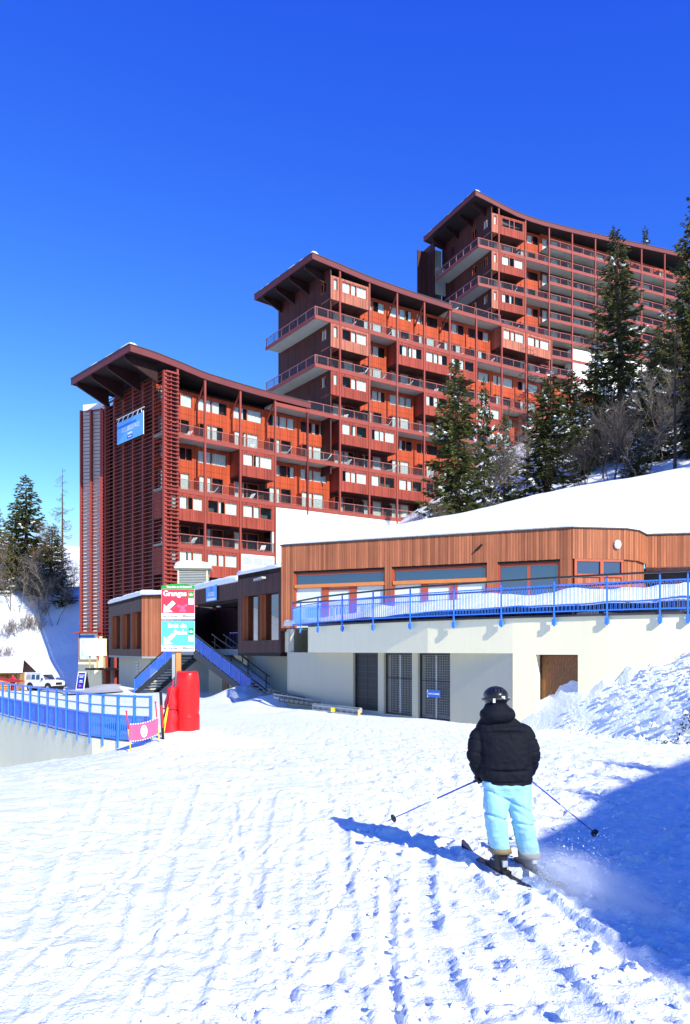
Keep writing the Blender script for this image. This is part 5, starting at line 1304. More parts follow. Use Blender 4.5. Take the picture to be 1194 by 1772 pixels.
# ---- bare trees
def bare_data(seed, H, spread, levels=5, stems=1, mat='twig', r0=.05, upward=.55, kid=(3, 5)):
    rg = np.random.default_rng(seed); seg = []
    def grow(p, d, L, r, lv):
        n = 3; q = p
        for k in range(n):
            d = d + rg.normal(size=3) * .13; d[2] += upward * .08; d = d / np.linalg.norm(d); e = q + d * L / n
            seg.append((q, e, r * (1 - .28 * k / n), r * (1 - .28 * (k + 1) / n))); q = e
            if lv > 0 and k >= (1 if lv == levels else 0):
                for _ in range(int(rg.integers(*kid))):
                    if rg.random() < .28: continue
                    nd = d * rg.uniform(.25, .8) + norm(rg.normal(size=3)) * spread * rg.uniform(.5, 1.0); nd[2] += upward * .4; nd /= np.linalg.norm(nd)
                    grow(q, nd, L * rg.uniform(.42, .66), r * .5, lv - 1)
    for s in range(stems):
        a = rg.uniform(0, 6.28); d = np.array([math.cos(a) * (.35 if stems > 1 else .06), math.sin(a) * (.35 if stems > 1 else .06), 1.0]); d /= np.linalg.norm(d)
        grow(np.array([math.cos(a) * .15 * (stems > 1), math.sin(a) * .15 * (stems > 1), -.3]), d, H * (.55 if levels > 2 else .7) * rg.uniform(.75, 1.1), r0, levels)
    A = np.array([s[0] for s in seg]); B = np.array([s[1] for s in seg]); ra = np.array([s[2] for s in seg])[:, None]; rb = np.array([s[3] for s in seg])[:, None]
    ra = np.maximum(ra, .007); rb = np.maximum(rb, .006)
    d = norm(B - A); x = norm(np.cross(d, np.array([.3, .5, .81]))); y = np.cross(d, x); T_ = []
    for k in range(3):
        a0, a1 = 2 * math.pi * k / 3, 2 * math.pi * (k + 1) / 3
        p0 = A + (x * math.cos(a0) + y * math.sin(a0)) * ra; p1 = A + (x * math.cos(a1) + y * math.sin(a1)) * ra; q0 = B + (x * math.cos(a0) + y * math.sin(a0)) * rb; q1 = B + (x * math.cos(a1) + y * math.sin(a1)) * rb
        T_.append(np.stack([p0, p1, q1], 1)); T_.append(np.stack([p0, q1, q0], 1))
    big = np.array([s[2] for s in seg]) > r0 * .42
    tri = np.concatenate(T_); bm_ = np.tile(big, 6)
    return soup_mesh('trunk', tri[bm_], [mat]), soup_mesh('crown', tri[~bm_], [mat])
def larch_data(seed, H, RAD, mat):
    rg = np.random.default_rng(seed); tr = MB(); tr.tube([(0, 0, z) for z in np.linspace(-.6, H, 8)], [.012 * H * (1 - max(z, 0) / H) + .012 for z in np.linspace(-.6, H, 8)], 6); K = []
    for i in range(58):
        u = rg.uniform(.16, 1) ; z0 = H * u; L = RAD * (1 - u) ** .7 * rg.uniform(.5, 1.2) + .2; a = rg.uniform(0, 6.28); o = np.array([math.cos(a), math.sin(a), rg.uniform(-.25, .3)])
        t = np.linspace(0, 1, 4); tr.tube([tuple(np.array([0, 0, z0]) + o * L * s + np.array([0, 0, -.25 * L * math.sin(s * 2.6)])) for s in t], [.022, .016, .011, .006], 3, cap=False)
        m = int(L * 26); s = rg.uniform(.15, 1, m); B = np.array([0, 0, z0]) + o * (L * s)[:, None] + np.array([0, 0, -.25 * L]) * np.sin(s * 2.6)[:, None]
        D = rg.normal(size=(m, 3)) * .8 + o * .6 + np.array([0, 0, -.4]); K.append(kites(B, D, rg.uniform(.15, .45, m), np.full(m, .022), rg))
    return tr.mesh('trunk', ['bark']), soup_mesh('crown', np.concatenate(K), [mat])
BARE = {'bare1': bare_data(1, 8, .85, 4, r0=.07), 'bare2': bare_data(2, 8, .75, 3, r0=.06, mat='twig_dark'), 'bare3': bare_data(3, 8, .7, 3, stems=5, r0=.05, mat='twig_dark'), 'frost': bare_data(8, 8, .8, 3, stems=2, r0=.05, mat='bark_pale', kid=(3, 6)), 'shrub1': bare_data(4, 2.6, .6, 2, 9, r0=.02, upward=.9), 'shrub2': bare_data(5, 2.4, .7, 2, 12, r0=.018, mat='bark_pale'),
        'larch1': larch_data(6, 13, 2.4, 'twig'), 'larch2': larch_data(7, 11, 1.8, 'twig_dark')}
BH = {'bare1': 8, 'bare2': 8, 'bare3': 8, 'frost': 8, 'shrub1': 2.6, 'shrub2': 2.4, 'larch1': 13, 'larch2': 11}
def bare(kind, px, D, h, label, rot, zf=hz, group='leafless trees and shrubs', name=None):
    x = (px - HX) * D / FPX; z = zf(x, D) - .15; k = h / BH[kind]; M = T(x, D, z) @ Matrix.Rotation(rot, 4, 'Z') @ Matrix.Diagonal((k, k, k, 1))
    nme = name or ('larch_tree' if 'larch' in kind else 'bare_shrub' if 'shrub' in kind else 'bare_tree')
    t = link(nme, None, None, T(x, D, z)); tag(t, label, 'shrub' if 'shrub' in kind else 'tree', group)
    part('trunk' if 'shrub' not in kind else 'stems', BARE[kind][0], None, t, M); part('crown' if 'shrub' not in kind else 'twigs', BARE[kind][1], None, t, M)
bare('larch1', 1034, 71, 17.5, 'brown leafless larch left of the very tall spruce', .4)
bare('larch2', 913, 73, 13.5, 'thin leafless larch behind the bushy spruce', 1.4)
bare('larch1', 1168, 55, 11.0, 'brown leafless larch below the tallest spruce', 2.4)
bare('larch2', 880, 66, 9.0, 'thin leafless larch beside the small snowy spruce', 3.1)
bare('larch1', 1125, 64, 10.5, 'leafless larch between the two tallest spruces', 4.4)
bare('bare2', 845, 56, 6.5, 'dark leafless tree right of the olive spruce', .7)
bare('bare3', 1060, 55, 7.5, 'many-stemmed leafless tree on the crest below the very tall spruce', 2.2)
bare('bare2', 1088, 57, 8.2, 'dark leafless tree leaning below the tallest spruces', 4.9)
bare('bare3', 1008, 57, 6.0, 'leafless tree with spreading stems right of the bushy spruce', 3.7)
bare('bare2', 1040, 62, 9.0, 'dark slender leafless tree in the shaded hollow', 1.7)
bare('bare1', 740, 62, 4.2, 'small leafless tree left of the olive spruce', 2.9)
bare('frost', 858, 58, 6.0, 'pale frosted leafless tree left of the small snow-dusted spruce', .3)
bare('frost', 1112, 56, 6.5, 'pale frosted leafless tree on the crest between the tallest spruces', 4.4)
bare('frost', 1150, 60, 7.0, 'pale frosted leafless tree close to the right picture edge', 5.5)
bare('frost', 905, 66, 7.0, 'pale frosted leafless tree behind the small snow-dusted spruce', 2.2)
bare('frost', 32, 104, 8.0, 'pale leafless tree left of the far left spruce', .9, lz)
bare('frost', 94, 103, 9.0, 'pale leafless tree at the edge of the tower shadow', 2.0, lz)
bare('frost', 60, 102, 6.5, 'pale low leafless tree at the top of the far left snow slope', 3.3, lz)
bare('shrub1', 720, 60, 1.6, 'low leafless shrub at the foot of the white wall', 0)
bare('shrub1', 760, 56, 1.8, 'low leafless shrub at the foot of the olive spruce', 2)
bare('bare1', 18, 104, 9.0, 'leafless tree at the far left below the ragged spruce', .5, lz)
bare('bare1', 74, 107, 9.5, 'pale-stemmed leafless tree in front of the far left spruce', 2.5, lz)
bare('larch1', 108, 112, 17.0, 'tall leafless larch close to the slatted tower', 1.1, lz)
bare('bare3', 100, 106, 8.0, 'leafless thicket tree beside the slatted tower', 4.1, lz)
bare('bare1', 50, 106, 7.0, 'leafless tree at the foot of the far left spruce', 3.6, lz)
for k, (px, D, h, lab) in enumerate([(8, 99, 2.6, 'leftmost leafless shrub on the far left snow slope'), (30, 100, 2.8, 'leafless shrub below the far left spruce'), (46, 101, 2.4, 'leafless shrub right below the far left spruce, third from the left'), (62, 101, 2.6, 'leafless shrub nearest the blue shadow of the tower'),
        (20, 96, 1.8, 'low leafless shrub above the wooden hut'), (74, 104, 2.4, 'leafless shrub at the edge of the tower shadow'), (4, 95, 2.2, 'leafless shrub cut by the left picture edge')]):
    bare('shrub2' if k % 2 else 'shrub1', px, D, h, lab, k * .8, lz, group='shrubs on the far left slope')
# ------------------------------------------------------------------ piste sign with its crash pads
gx, gy = -4.05, 20.2; g0_ = gz(gx, gy)
ps = thing('piste_sign', 'red and blue piste direction sign on a wooden post behind red crash padding', 'sign', (gx, gy, g0_))
sM = faceframe((gx - .27, gy - .02, 0), (1, .06))
part('wooden_post', MB().box(-.06, .06, g0_ - .3, 1.60, -.16, -.06), 'wood_orange', ps, sM)
part('steel_post', MB().box(-.17, -.08, g0_ - .3, 1.55, -.2, -.11), 'grey_metal', ps, sM)
def panel(y0, y1, mat, title, tsize, two=None):
    b = part('board', MB().box(-.425, .425, y0, y1, -.03, 0), 'sign_white', ps, sM)
    part('field', MB().box(-.42, .42, y0 + .155, y1 - .005, .001, .004), mat, b, sM)
    if two: text('lettering', title, tsize, 'sign_white', b, sM @ T(-.02, y1 - .13, .006), .95, .006); text('lettering', two, tsize, 'sign_white', b, sM @ T(.06, y1 - .30, .006), .95, .006)
    else: text('lettering', title, tsize, 'sign_white', b, sM @ T(-.08, y1 - .12, .006), .95, .006)
    text('lettering', 'Les Granges', .10, 'sign_grey', b, sM @ T(-.21, y0 + .08, .004), .82, .002); text('lettering', 'La Millerette', .10, 'sign_grey', b, sM @ T(.22, y0 + .08, .004), .74, .002)
    ya = y0 + .17; ar = [(-.37, .0), (-.36, .22), (-.30, .155), (-.14, .31), (-.06, .235), (-.22, .085), (-.13, .02)]
    part('arrow', MB().face([(x + .0, ya + y, .006) for x, y in ar]), 'sign_white', b, sM)
    part('mark', MB().box(.27, .40, y1 - .22, y1 - .05, .005, .007) if not two else MB().box(.27, .40, y1 - .36, y1 - .19, .005, .007), 'sign_green', b, sM)
    yl = (y1 - .22) if not two else (y1 - .36)
    lf = MB()
    for a in (-.9, 0, .9): c, s = math.cos(a + 1.571), math.sin(a + 1.571); lf.face([(.335, yl + .05, .009), (.335 + c * .035 - s * .018, yl + .05 + s * .035 + c * .018, .009), (.335 + c * .085, yl + .05 + s * .085, .009), (.335 + c * .035 + s * .018, yl + .05 + s * .035 - c * .018, .009)])
    part('leaf_mark', lf, 'sign_white', b, sM)
    part('chairlift_mark', MB().box(.27, .40, yl - .18, yl - .02, .005, .007), 'sign_white', b, sM); part('chairlift_line', MB().bar((.29, yl - .12, .009), (.38, yl - .08, .009), .018, .004, up=(0, 0, 1)), 'sign_grey', b, sM)
    return b
b1_ = panel(.80, 1.58, 'sign_red', 'Granges', .19); b2_ = panel(-.03, .76, 'sign_cyan', 'Bois du', .17, 'Saule')
pk = MB()
for (cx, cy, rr) in ((.02, .34, .05), (.12, .30, .06), (.20, .36, .045), (.08, .22, .05), (.16, .22, .05)): pk.ellipsoid((cx, .80 + cy, .005), (rr, rr * .8, .002), 8, 4)
part('faded_picture', pk, 'sign_pink', b1_, sM)
hdp = [(-.425, 1.585), (.425, 1.585), (.425, 1.66)] + [(.425 - .85 * k / 10, 1.66 + .06 * math.sin(math.pi * k / 10)) for k in range(1, 10)] + [(-.425, 1.66)]
hb = part('header_board', MB().face([(x, y, 0) for x, y in hdp]).face([(x, y, -.02) for x, y in hdp[::-1]]), 'sign_green', ps, sM)
text('lettering', 'Vous êtes sur le Secteur 2', .075, 'sign_white', hb, sM @ T(.03, 1.635, .004), .8, .003)
# padding: a fat round mattress wrapped round the post
def pad(name, label, cx, cy, r, z0, z1, mat, squash=1.0, lean=(0, 0), seed=1):
    mb = MB(); rings = []; n = 28; rr = random.Random(seed)
    for k in range(25):
        t = k / 24; z = z0 + (z1 - z0) * t; rad = r * (1 - .10 * (2 * t - 1) ** 6) * (1 + .018 * math.sin(t * 9 + seed)) * (.93 if abs(t - .38) < .03 else 1)
        rings.append([(cx + lean[0] * t + rad * math.cos(a) * (1 + .03 * math.sin(3 * a + t * 4)), cy + lean[1] * t + rad * squash * math.sin(a), z + .03 * math.cos(2 * a + seed) * (t > .95)) for a in np.linspace(0, 2 * math.pi, n + 1)[:-1]])
    for f, dz in ((.8, .02), (.4, .0), (.05, -.03)): rings.append([(cx + lean[0] + (p[0] - cx - lean[0]) * f, cy + lean[1] + (p[1] - cy - lean[1]) * f, z1 + dz) for p in rings[24]])
    o = thing(name, label, 'pad', (cx, cy, z0)); part('cover', mb.loft(rings), mat, o, smooth=True)
    for zz in (.30, .72):
        st = MB(); z = z0 + (z1 - z0) * zz
        st.tube([(cx + lean[0] * zz + r * 1.015 * math.cos(a), cy + lean[1] * zz + r * squash * 1.015 * math.sin(a), z) for a in np.linspace(0, 2 * math.pi, 25)], .008, 4, cap=False); part('strap', st, 'canopy_red', o)
    return o
pad('crash_pad', 'tall glossy red crash pad around the sign post', gx + .02, gy - .22, .30, g0_ - .15, -.56, 'pad_red', 1.0, (.0, .0), 1)
# rolled red safety net and its stakes, beside the pad
nr = MB(); rings = []
for k in range(23):
    t = k / 22; z = g0_ - .1 + 1.25 * t; w = (.21 - .09 * t) * (1 + .10 * math.sin(t * 21)); d_ = .15 * (1 - .3 * t)
    rings.append([(gx - .40 + .06 * t + w * math.cos(a) * (1 + .08 * math.sin(5 * a + 7 * t)), gy - .42 + d_ * math.sin(a), z) for a in np.linspace(0, 2 * math.pi, 17)[:-1]])
ro = thing('safety_net_roll', 'rolled-up red safety net leaning on the crash pad', 'net', (gx - .4, gy - .42, g0_)); part('net', nr.loft(rings), 'net_red', ro, smooth=True)
part('tie', MB().tube([(gx - .38 + .19 * math.cos(a), gy - .42 + .15 * math.sin(a), g0_ + .6) for a in np.linspace(0, 6.28, 17)], .012, 5, cap=False), 'canopy_red', ro)
def stake(p, q, label, cols=('pole_red', 'pole_yellow')):
    o = thing('slalom_stake', label, 'stake', tuple(p), group='stakes by the fence'); p = Vector(p); q = Vector(q)
    part('lower_shaft', MB().tube([p - (q - p) * .15, p.lerp(q, .55)], .016, 8), cols[1], o, smooth=True); part('upper_shaft', MB().tube([p.lerp(q, .55), q], .016, 8), cols[0], o, smooth=True); part('cap', MB().ellipsoid(q, (.025, .025, .03), 8, 6), cols[0], o, smooth=True)
stake((gx - .52, gy - .75, g0_ + .02), (gx - .28, gy - .5, g0_ + 1.30), 'yellow and red stake leaning on the rolled net')
stake((gx - .46, gy - .78, g0_ + .02), (gx - .33, gy - .52, g0_ + 1.16), 'shorter stake crossing the leaning one by the rolled net')
n0 = at(226, 1290, 18.6); n1 = at(276, 1274, 19.0); z0_ = gz(n0.x, n0.y); z1_ = gz(n1.x, n1.y)
stake((n0.x, n0.y, z0_), (n0.x - .10, n0.y, z0_ + .92), 'stake at the left end of the pink net banner'); stake((n1.x, n1.y, z1_), (n1.x - .10, n1.y, z1_ + .98), 'stake at the right end of the pink net banner')
sk_ = thing('spare_ski', 'short dark ski stuck upright behind the pink net banner', 'ski', (n1.x + .03, n1.y + .15, z1_)); part('ski_blade', MB().bar((n1.x + .06, n1.y + .15, z1_ - .1), (n1.x - .02, n1.y + .2, z1_ + 1.22), .07, .012, up=(0, 1, 0)), 'black', sk_); part('ski_stripe', MB().bar((n1.x + .055, n1.y + .135, z1_ + .35), (n1.x + .01, n1.y + .172, z1_ + .9), .05, .008, up=(0, 1, 0)), 'pole_red', sk_)
nb = thing('net_banner', 'pink net banner with white oval emblem between two stakes', 'banner', (n0.x, n0.y, z0_))
dv = Vector((n1.x - n0.x, n1.y - n0.y)); nM = faceframe((n0.x - .03, n0.y - .03, 0), dv); W = dv.length; sl = (z1_ - z0_)
mb = MB(); n = 16
def nbz(x): return z0_ + sl * x / W + .05 * math.sin(x / W * math.pi) * -1
for k in range(n):
    xa, xb = W * k / n, W * (k + 1) / n; ca = .02 * math.sin(k * .9); cb = .02 * math.sin((k + 1) * .9)
    mb.hexa([(xa, nbz(xa) + .22, ca), (xb, nbz(xb) + .22, cb), (xb, nbz(xb) + .22, cb - .01), (xa, nbz(xa) + .22, ca - .01), (xa, nbz(xa) + .62, ca), (xb, nbz(xb) + .62, cb), (xb, nbz(xb) + .62, cb - .01), (xa, nbz(xa) + .62, ca - .01)])
part('cloth', mb, 'sign_pink', nb, nM)
part('emblem', MB().ellipsoid((W * .5, nbz(W * .5) + .42, .025), (.085, .15, .008), 16, 6), 'sign_white', nb, nM)
em = MB()
for k in range(4): em.box(W * .5 - .05, W * .5 + .05, nbz(W * .5) + .33 + .055 * k, nbz(W * .5) + .355 + .055 * k, .032, .036)
part('emblem_bars', em, 'sign_grey', nb, nM)
for s_ in (0, 1): 
    ed_ = MB()
    for k in range(12): x = W * (k + .3) / 12; z = nbz(x) + (.21 if s_ == 0 else .615); ed_.box(x, x + W / 24, z, z + .025, .024, .03)
    part('edge_tape', ed_, 'sign_white', nb, nM, kind='stuff')
# ------------------------------------------------------------------ map board, A-board, hut, car, person in red
mpM = stM @ T(0, -.2, 0); mbM = Matrix(((stM[0][0], 0, -stM[0][1], 0), (stM[1][0], 0, -stM[1][1], 0), (0, 1, 0, 0), (0, 0, 0, 1)))
ctr = stM @ Vector((-STW / 2 - .05, -.22, 0)); mbF = faceframe((ctr.x, ctr.y, 0), u2)
bo_ = thing('map_board', 'large pale piste map board on the pier below the slatted tower', 'board', (ctr.x, ctr.y, -1.2))
z0m, z1m = -1.1, 1.9
m, nt, bs = nm('map_print'); tcn = node(nt, "ShaderNodeTexCoord"); rp = node(nt, "ShaderNodeValToRGB")
rp.color_ramp.elements[0].color = (.42, .58, .78, 1); rp.color_ramp.elements[1].color = (.78, .82, .86, 1); rp.color_ramp.elements[0].position = .38; rp.color_ramp.elements[1].position = .6
nt.links.new(noise(nt, tcn.outputs['Object'], 1.6, 6, .7), rp.inputs[0]); nt.links.new(rp.outputs[0], bs.inputs['Base Color']); bs.inputs['Roughness'].default_value = .35; MATS['map_print'] = m
part('frame', MB().box(-1.25, -1.17, z0m, z1m, 0, .16).box(1.17, 1.25, z0m, z1m, 0, .16).box(-1.17, 1.17, z0m, z0m + .08, 0, .16).box(-1.17, 1.17, z1m - .08, z1m, 0, .16), 'frame_wood', bo_, mbF)
part('map_sheet', MB().box(-1.17, 1.17, z0m + .08, z1m - .08, 0, .08), 'map_print', bo_, mbF)
part('title_band', MB().box(-1.17, .7, z1m - .52, z1m - .26, .081, .086), 'sign_blue', bo_, mbF)
part('little_roof', MB().hexa([(-1.7, z1m + .02, -.1), (1.6, z1m + .02, -.1), (1.6, z1m + .0, .7), (-1.7, z1m + .0, .7), (-1.7, z1m + .12, -.1), (1.6, z1m + .12, -.1), (1.6, z1m + .08, .7), (-1.7, z1m + .08, .7)]), 'clad_orange', bo_, mbF)
ab = at(143, 1194, 54); az = gz(ab.x, 54) + .02
abo = thing('pavement_board', 'blue folding pavement board standing before the pale pier', 'sign', (ab.x, 54, az)); aM = frame((ab.x, 54, az), (1, -.35))
for k, s_ in enumerate((-1, 1)):
    f = part('leaf', MB().hexa([(-.34, s_ * .30 - .015, 0), (.34, s_ * .30 - .015, 0), (.34, s_ * .30 + .015, 0), (-.34, s_ * .30 + .015, 0), (-.34, s_ * .03 - .015, 1.25), (.34, s_ * .03 - .015, 1.25), (.34, s_ * .03 + .015, 1.25), (-.34, s_ * .03 + .015, 1.25)]), 'sign_white' if k == 0 else 'black', abo, aM)
    if k == 0:
        P_ = lambda x, z: (x, -.30 - .02 + .216 * z, z)
        part('print', MB().face([P_(-.28, .08), P_(.28, .08), P_(.28, 1.0), P_(-.28, 1.0)]), 'sign_navy', f, aM); part('print', MB().face([P_(-.28, 1.04), P_(.28, 1.04), P_(.28, 1.18), P_(-.28, 1.18)]), 'sign_navy', f, aM)
        pr = MB()
        for (xa, xb, za, zb) in ((-.16, .16, .86, .92), (-.10, .12, .62, .68), (-.14, .16, .52, .57)): pr.face([(xa, P_(0, za)[1] - .004, za), (xb, P_(0, za)[1] - .004, za), (xb, P_(0, zb)[1] - .004, zb), (xa, P_(0, zb)[1] - .004, zb)])
        part('print_lines', pr, 'sign_white', f, aM)
        part('arrow', MB().face([(-.1, P_(0, .2)[1] - .004, .2), (.12, P_(0, .28)[1] - .004, .28), (-.1, P_(0, .4)[1] - .004, .4)]), 'sign_pink', f, aM)
# wooden hut with snowy roof, and the red awning beside it
hx_, hy_ = -38.4, 84.4; hzz = gz(hx_, hy_) - .05
hut = thing('wooden_hut', 'small orange wooden hut with snow on its roof behind the parked car', 'hut', (hx_, hy_, hzz)); hM = frame((hx_, hy_, hzz), (1, .15))
part('wall', MB().box(-3.2, 2.6, 0, 4, 0, 2.0), 'hut_wood', hut, hM); part('shutter', MB().box(-2.2, .6, -.05, 0, .9, 1.7), 'wood_orange', hut, hM)
for k in range(8): part('log', MB().tube([(-3.4, -.06, .15 + .25 * k), (2.8, -.06, .15 + .25 * k)], .11, 6), 'hut_wood', hut, hM, smooth=True)
part('roof', MB().hexa([(-4.0, -1.0, 1.95), (3.6, -1.0, 1.95), (3.0, 2.0, 3.3), (-3.4, 2.0, 3.3), (-4.0, -1.0, 2.05), (3.6, -1.0, 2.05), (3.0, 2.0, 3.45), (-3.4, 2.0, 3.45)]).hexa([(-3.4, 2.0, 3.3), (3.0, 2.0, 3.3), (3.6, 5, 1.95), (-4, 5, 1.95), (-3.4, 2, 3.45), (3.0, 2.0, 3.45), (3.6, 5, 2.05), (-4, 5, 2.05)]), 'clad_brown_shade', hut, hM)
part('roof_snow', MB().hexa([(-4.05, -1.05, 2.06), (3.6, -1.05, 2.06), (3.0, 2.05, 3.46), (-3.4, 2.05, 3.46), (-4.0, -1.0, 2.36), (3.5, -1.0, 2.36), (2.9, 2.05, 3.75), (-3.4, 2.05, 3.75)]), 'snow', hut, hM)
aw = at(8, 1190, 80); awn = thing('awning', 'dark red awning at the left edge beside the wooden hut', 'awning', (aw.x, 80, gz(aw.x, 80))); wM = frame((aw.x, 80, gz(aw.x, 80)), (1, 0))
part('canopy', MB().hexa([(-3, -.8, 1.55), (1.3, -.8, .95), (1.3, 1.6, .95), (-3, 1.6, 1.55), (-3, -.8, 1.65), (1.3, -.8, 1.05), (1.3, 1.6, 1.05), (-3, 1.6, 1.65)]), 'canopy_red', awn, wM)
for x in (-2.6, 1.1): part('pole', MB().box(x - .04, x + .04, -.7, -.62, 0, 1.3 if x < 0 else .98), 'canopy_red', awn, wM)
# parked off-road car
cp = at(78, 1195, 84); cz = gz(cp.x, 84) + .08
car = thing('parked_car', 'boxy white off-road car parked behind the blue fence', 'car', (cp.x, 84, cz)); ca = R(-28); cM = T(cp.x, 84, cz) @ Matrix.Rotation(ca, 4, 'Z')   # x forward (towards the right)
bd = MB()
bd.loft([[(-2.1, -.85, .5), (-2.1, .85, .5), (-2.1, .85, 1.12), (-2.1, -.85, 1.12)], [(.75, -.85, .5), (.75, .85, .5), (.75, .85, 1.14), (.75, -.85, 1.14)], [(2.0, -.82, .55), (2.0, .82, .55), (2.0, .82, 1.06), (2.0, -.82, 1.06)], [(2.08, -.78, .6), (2.08, .78, .6), (2.08, .78, 1.0), (2.08, -.78, 1.0)]])
part('body', bd, 'car_white', car, cM)
cb = MB(); cb.loft([[(-2.08, -.83, 1.12), (-2.08, .83, 1.12), (-2.0, .74, 1.85), (-2.0, -.74, 1.85)], [(.42, -.83, 1.13), (.42, .83, 1.13), (.18, .72, 1.85), (.18, -.72, 1.85)], [(.78, -.83, 1.14), (.78, .83, 1.14), (.30, .70, 1.82), (.30, -.70, 1.82)]])
part('cabin', cb, 'car_white', car, cM); part('roof', MB().box(-2.1, .3, -.78, .78, 1.85, 1.95), 'white_paint', car, cM)
part('bonnet', MB().hexa([(.8, -.72, 1.12), (2.02, -.70, 1.06), (2.02, .70, 1.06), (.8, .72, 1.12), (.8, -.70, 1.22), (1.95, -.66, 1.13), (1.95, .66, 1.13), (.8, .70, 1.22)]), 'car_white', car, cM)
part('windscreen', MB().hexa([(.74, -.68, 1.24), (.76, -.68, 1.24), (.76, .68, 1.24), (.74, .68, 1.24), (.36, -.62, 1.76), (.39, -.62, 1.76), (.39, .62, 1.76), (.36, .62, 1.76)]), 'glass_dark', car, cM)
for x0, x1 in ((-.45, .1), (-1.15, -.6)): part('side_window', MB().hexa([(x0, -.845, 1.22), (x1, -.845, 1.22), (x1, -.82, 1.22), (x0, -.82, 1.22), (x0, -.765, 1.74), (x1 - .05, -.765, 1.74), (x1 - .05, -.74, 1.74), (x0, -.74, 1.74)]), 'glass_dark', car, cM)
part('side_panel', MB().hexa([(-2.0, -.84, 1.2), (-1.25, -.84, 1.2), (-1.25, -.82, 1.2), (-2.0, -.82, 1.2), (-1.95, -.77, 1.74), (-1.25, -.77, 1.74), (-1.25, -.74, 1.74), (-1.95, -.74, 1.74)]), 'grey_metal', car, cM)
part('grille', MB().box(2.08, 2.11, -.42, .42, .68, .95), 'black', car, cM); part('bumper', MB().box(2.1, 2.28, -.88, .88, .42, .58), 'black', car, cM)
for y in (-.58, .58): part('headlight', MB().tube([(2.06, y, .83), (2.13, y, .83)], .12, 12), 'white_paint', car, cM)
part('sill', MB().box(-1.0, .8, -.87, .87, .38, .5), 'black', car, cM)
for x in (-1.35, 1.4):
    part('wheel_arch', MB().tube([(x, -.872, .42), (x, .872, .42)], .50, 18), 'black', car, cM)
    for y in (-1, 1):
        w = part('tyre', MB().tube([(x, y * .66, .39), (x, y * .70, .39), (x, y * .88, .39), (x, y * .92, .39)], [.34, .39, .39, .34], 18), 'tyre', car, cM, smooth=False); part('rim', MB().tube([(x, y * .90, .39), (x, y * .935, .39)], .2, 12), 'grey_metal', w, cM)
part('mirror', MB().box(.55, .65, -1.02, -.86, 1.2, 1.4), 'black', car, cM)
# ------------------------------------------------------------------ people
def blob(mb, voxel, smooth=4, factor=.5):
    """weld overlapping closed shapes into one continuous surface"""
    me = mb.mesh('blob', ['black']); o = bpy.data.objects.new('blob', me); COL.objects.link(o)
    rm = o.modifiers.new('r', 'REMESH'); rm.mode = 'VOXEL'; rm.voxel_size = voxel
    sm_ = o.modifiers.new('s', 'SMOOTH'); sm_.iterations = smooth; sm_.factor = factor
    out = bpy.data.meshes.new_from_object(o.evaluated_get(bpy.context.evaluated_depsgraph_get()))
    bpy.data.objects.remove(o); bpy.data.meshes.remove(me); return out
def shape(me, fn, mats, name):
    n = len(me.vertices); co = np.empty(3 * n); me.vertices.foreach_get('co', co); co = co.reshape(-1, 3); nn = np.empty(3 * n); me.vertices.foreach_get('normal', nn); nn = nn.reshape(-1, 3)
    co = fn(co, nn); me.vertices.foreach_set('co', co.reshape(-1)); me.materials.clear()
    for m in mats: me.materials.append(MATS[m])
    me.polygons.foreach_set('use_smooth', np.ones(len(me.polygons), dtype=bool)); me.name = name; me.update(); return me
def n3(co, s, seed):
    return (fbm(co[:, 0] / s + co[:, 1] / s * .7, co[:, 2] / s, seed, 3) - .5) * 2
def oval(c, hw, hd, n=20, p=2.4):
    out = []
    for a in np.linspace(0, 2 * math.pi, n + 1)[:-1]:
        ca, sa = math.cos(a), math.sin(a); out.append((c[0] + hw * math.copysign(abs(ca) ** (2 / p), ca), c[1] + hd * math.copysign(abs(sa) ** (2 / p), sa), c[2]))
    return out
def cloth_mat(name, col, rough, sc, bump, sheen=0.0):
    m, nt, b = nm(name); tc = node(nt, "ShaderNodeTexCoord"); P = tc.outputs['Object']
    nt.links.new(mixmul(nt, col, noise(nt, P, 6, 3), .88, 1.12), b.inputs['Base Color']); b.inputs['Roughness'].default_value = rough; b.inputs['Specular IOR Level'].default_value = .18
    add_bump(nt, b, noise(nt, P, sc, 4, .6), .5, bump); b.inputs['Sheen Weight'].default_value = sheen; MATS[name] = m
cloth_mat('jacket_black', (0.0045, 0.0058, 0.011), .78, 14, .02)
cloth_mat('trousers_blue', (0.28, 0.55, 0.68), .7, 9, .02)
cloth_mat('cuff_tan', (0.22, 0.17, 0.10), .7, 20, .01)
cloth_mat('boot_shell', (0.02, 0.02, 0.025), .35, 20, .005)
plain('boot_grey', (0.45, 0.46, 0.47), .4, .2, 8); plain('helmet_black', (0.012, 0.013, 0.014), .28, .15, 6); plain('lens_yellow', (0.55, 0.5, 0.05), .3, .1); plain('ski_top', (0.035, 0.04, 0.06), .25, .4, 5); plain('ski_base', (0.55, 0.55, 0.55), .4, .1)
plain('pole_blue', (0.03, 0.06, 0.45), .35, .2, 5); plain('pole_silver', (0.5, 0.52, 0.58), .35, .1)
DS = 7.85; SPX = FPX / DS
def S(px, py, dd=0.0):
    """point of the skier from its place in the photograph; dd metres further away than his middle"""
    return Vector(((px - HX) / SPX, DS + dd, (HY - py) / SPX))
gS = gmesh(1.65, 8.0)
sk = thing('person', 'skier seen from behind in black padded jacket, pale blue trousers and black helmet', 'person', (1.68, 7.95, gS))
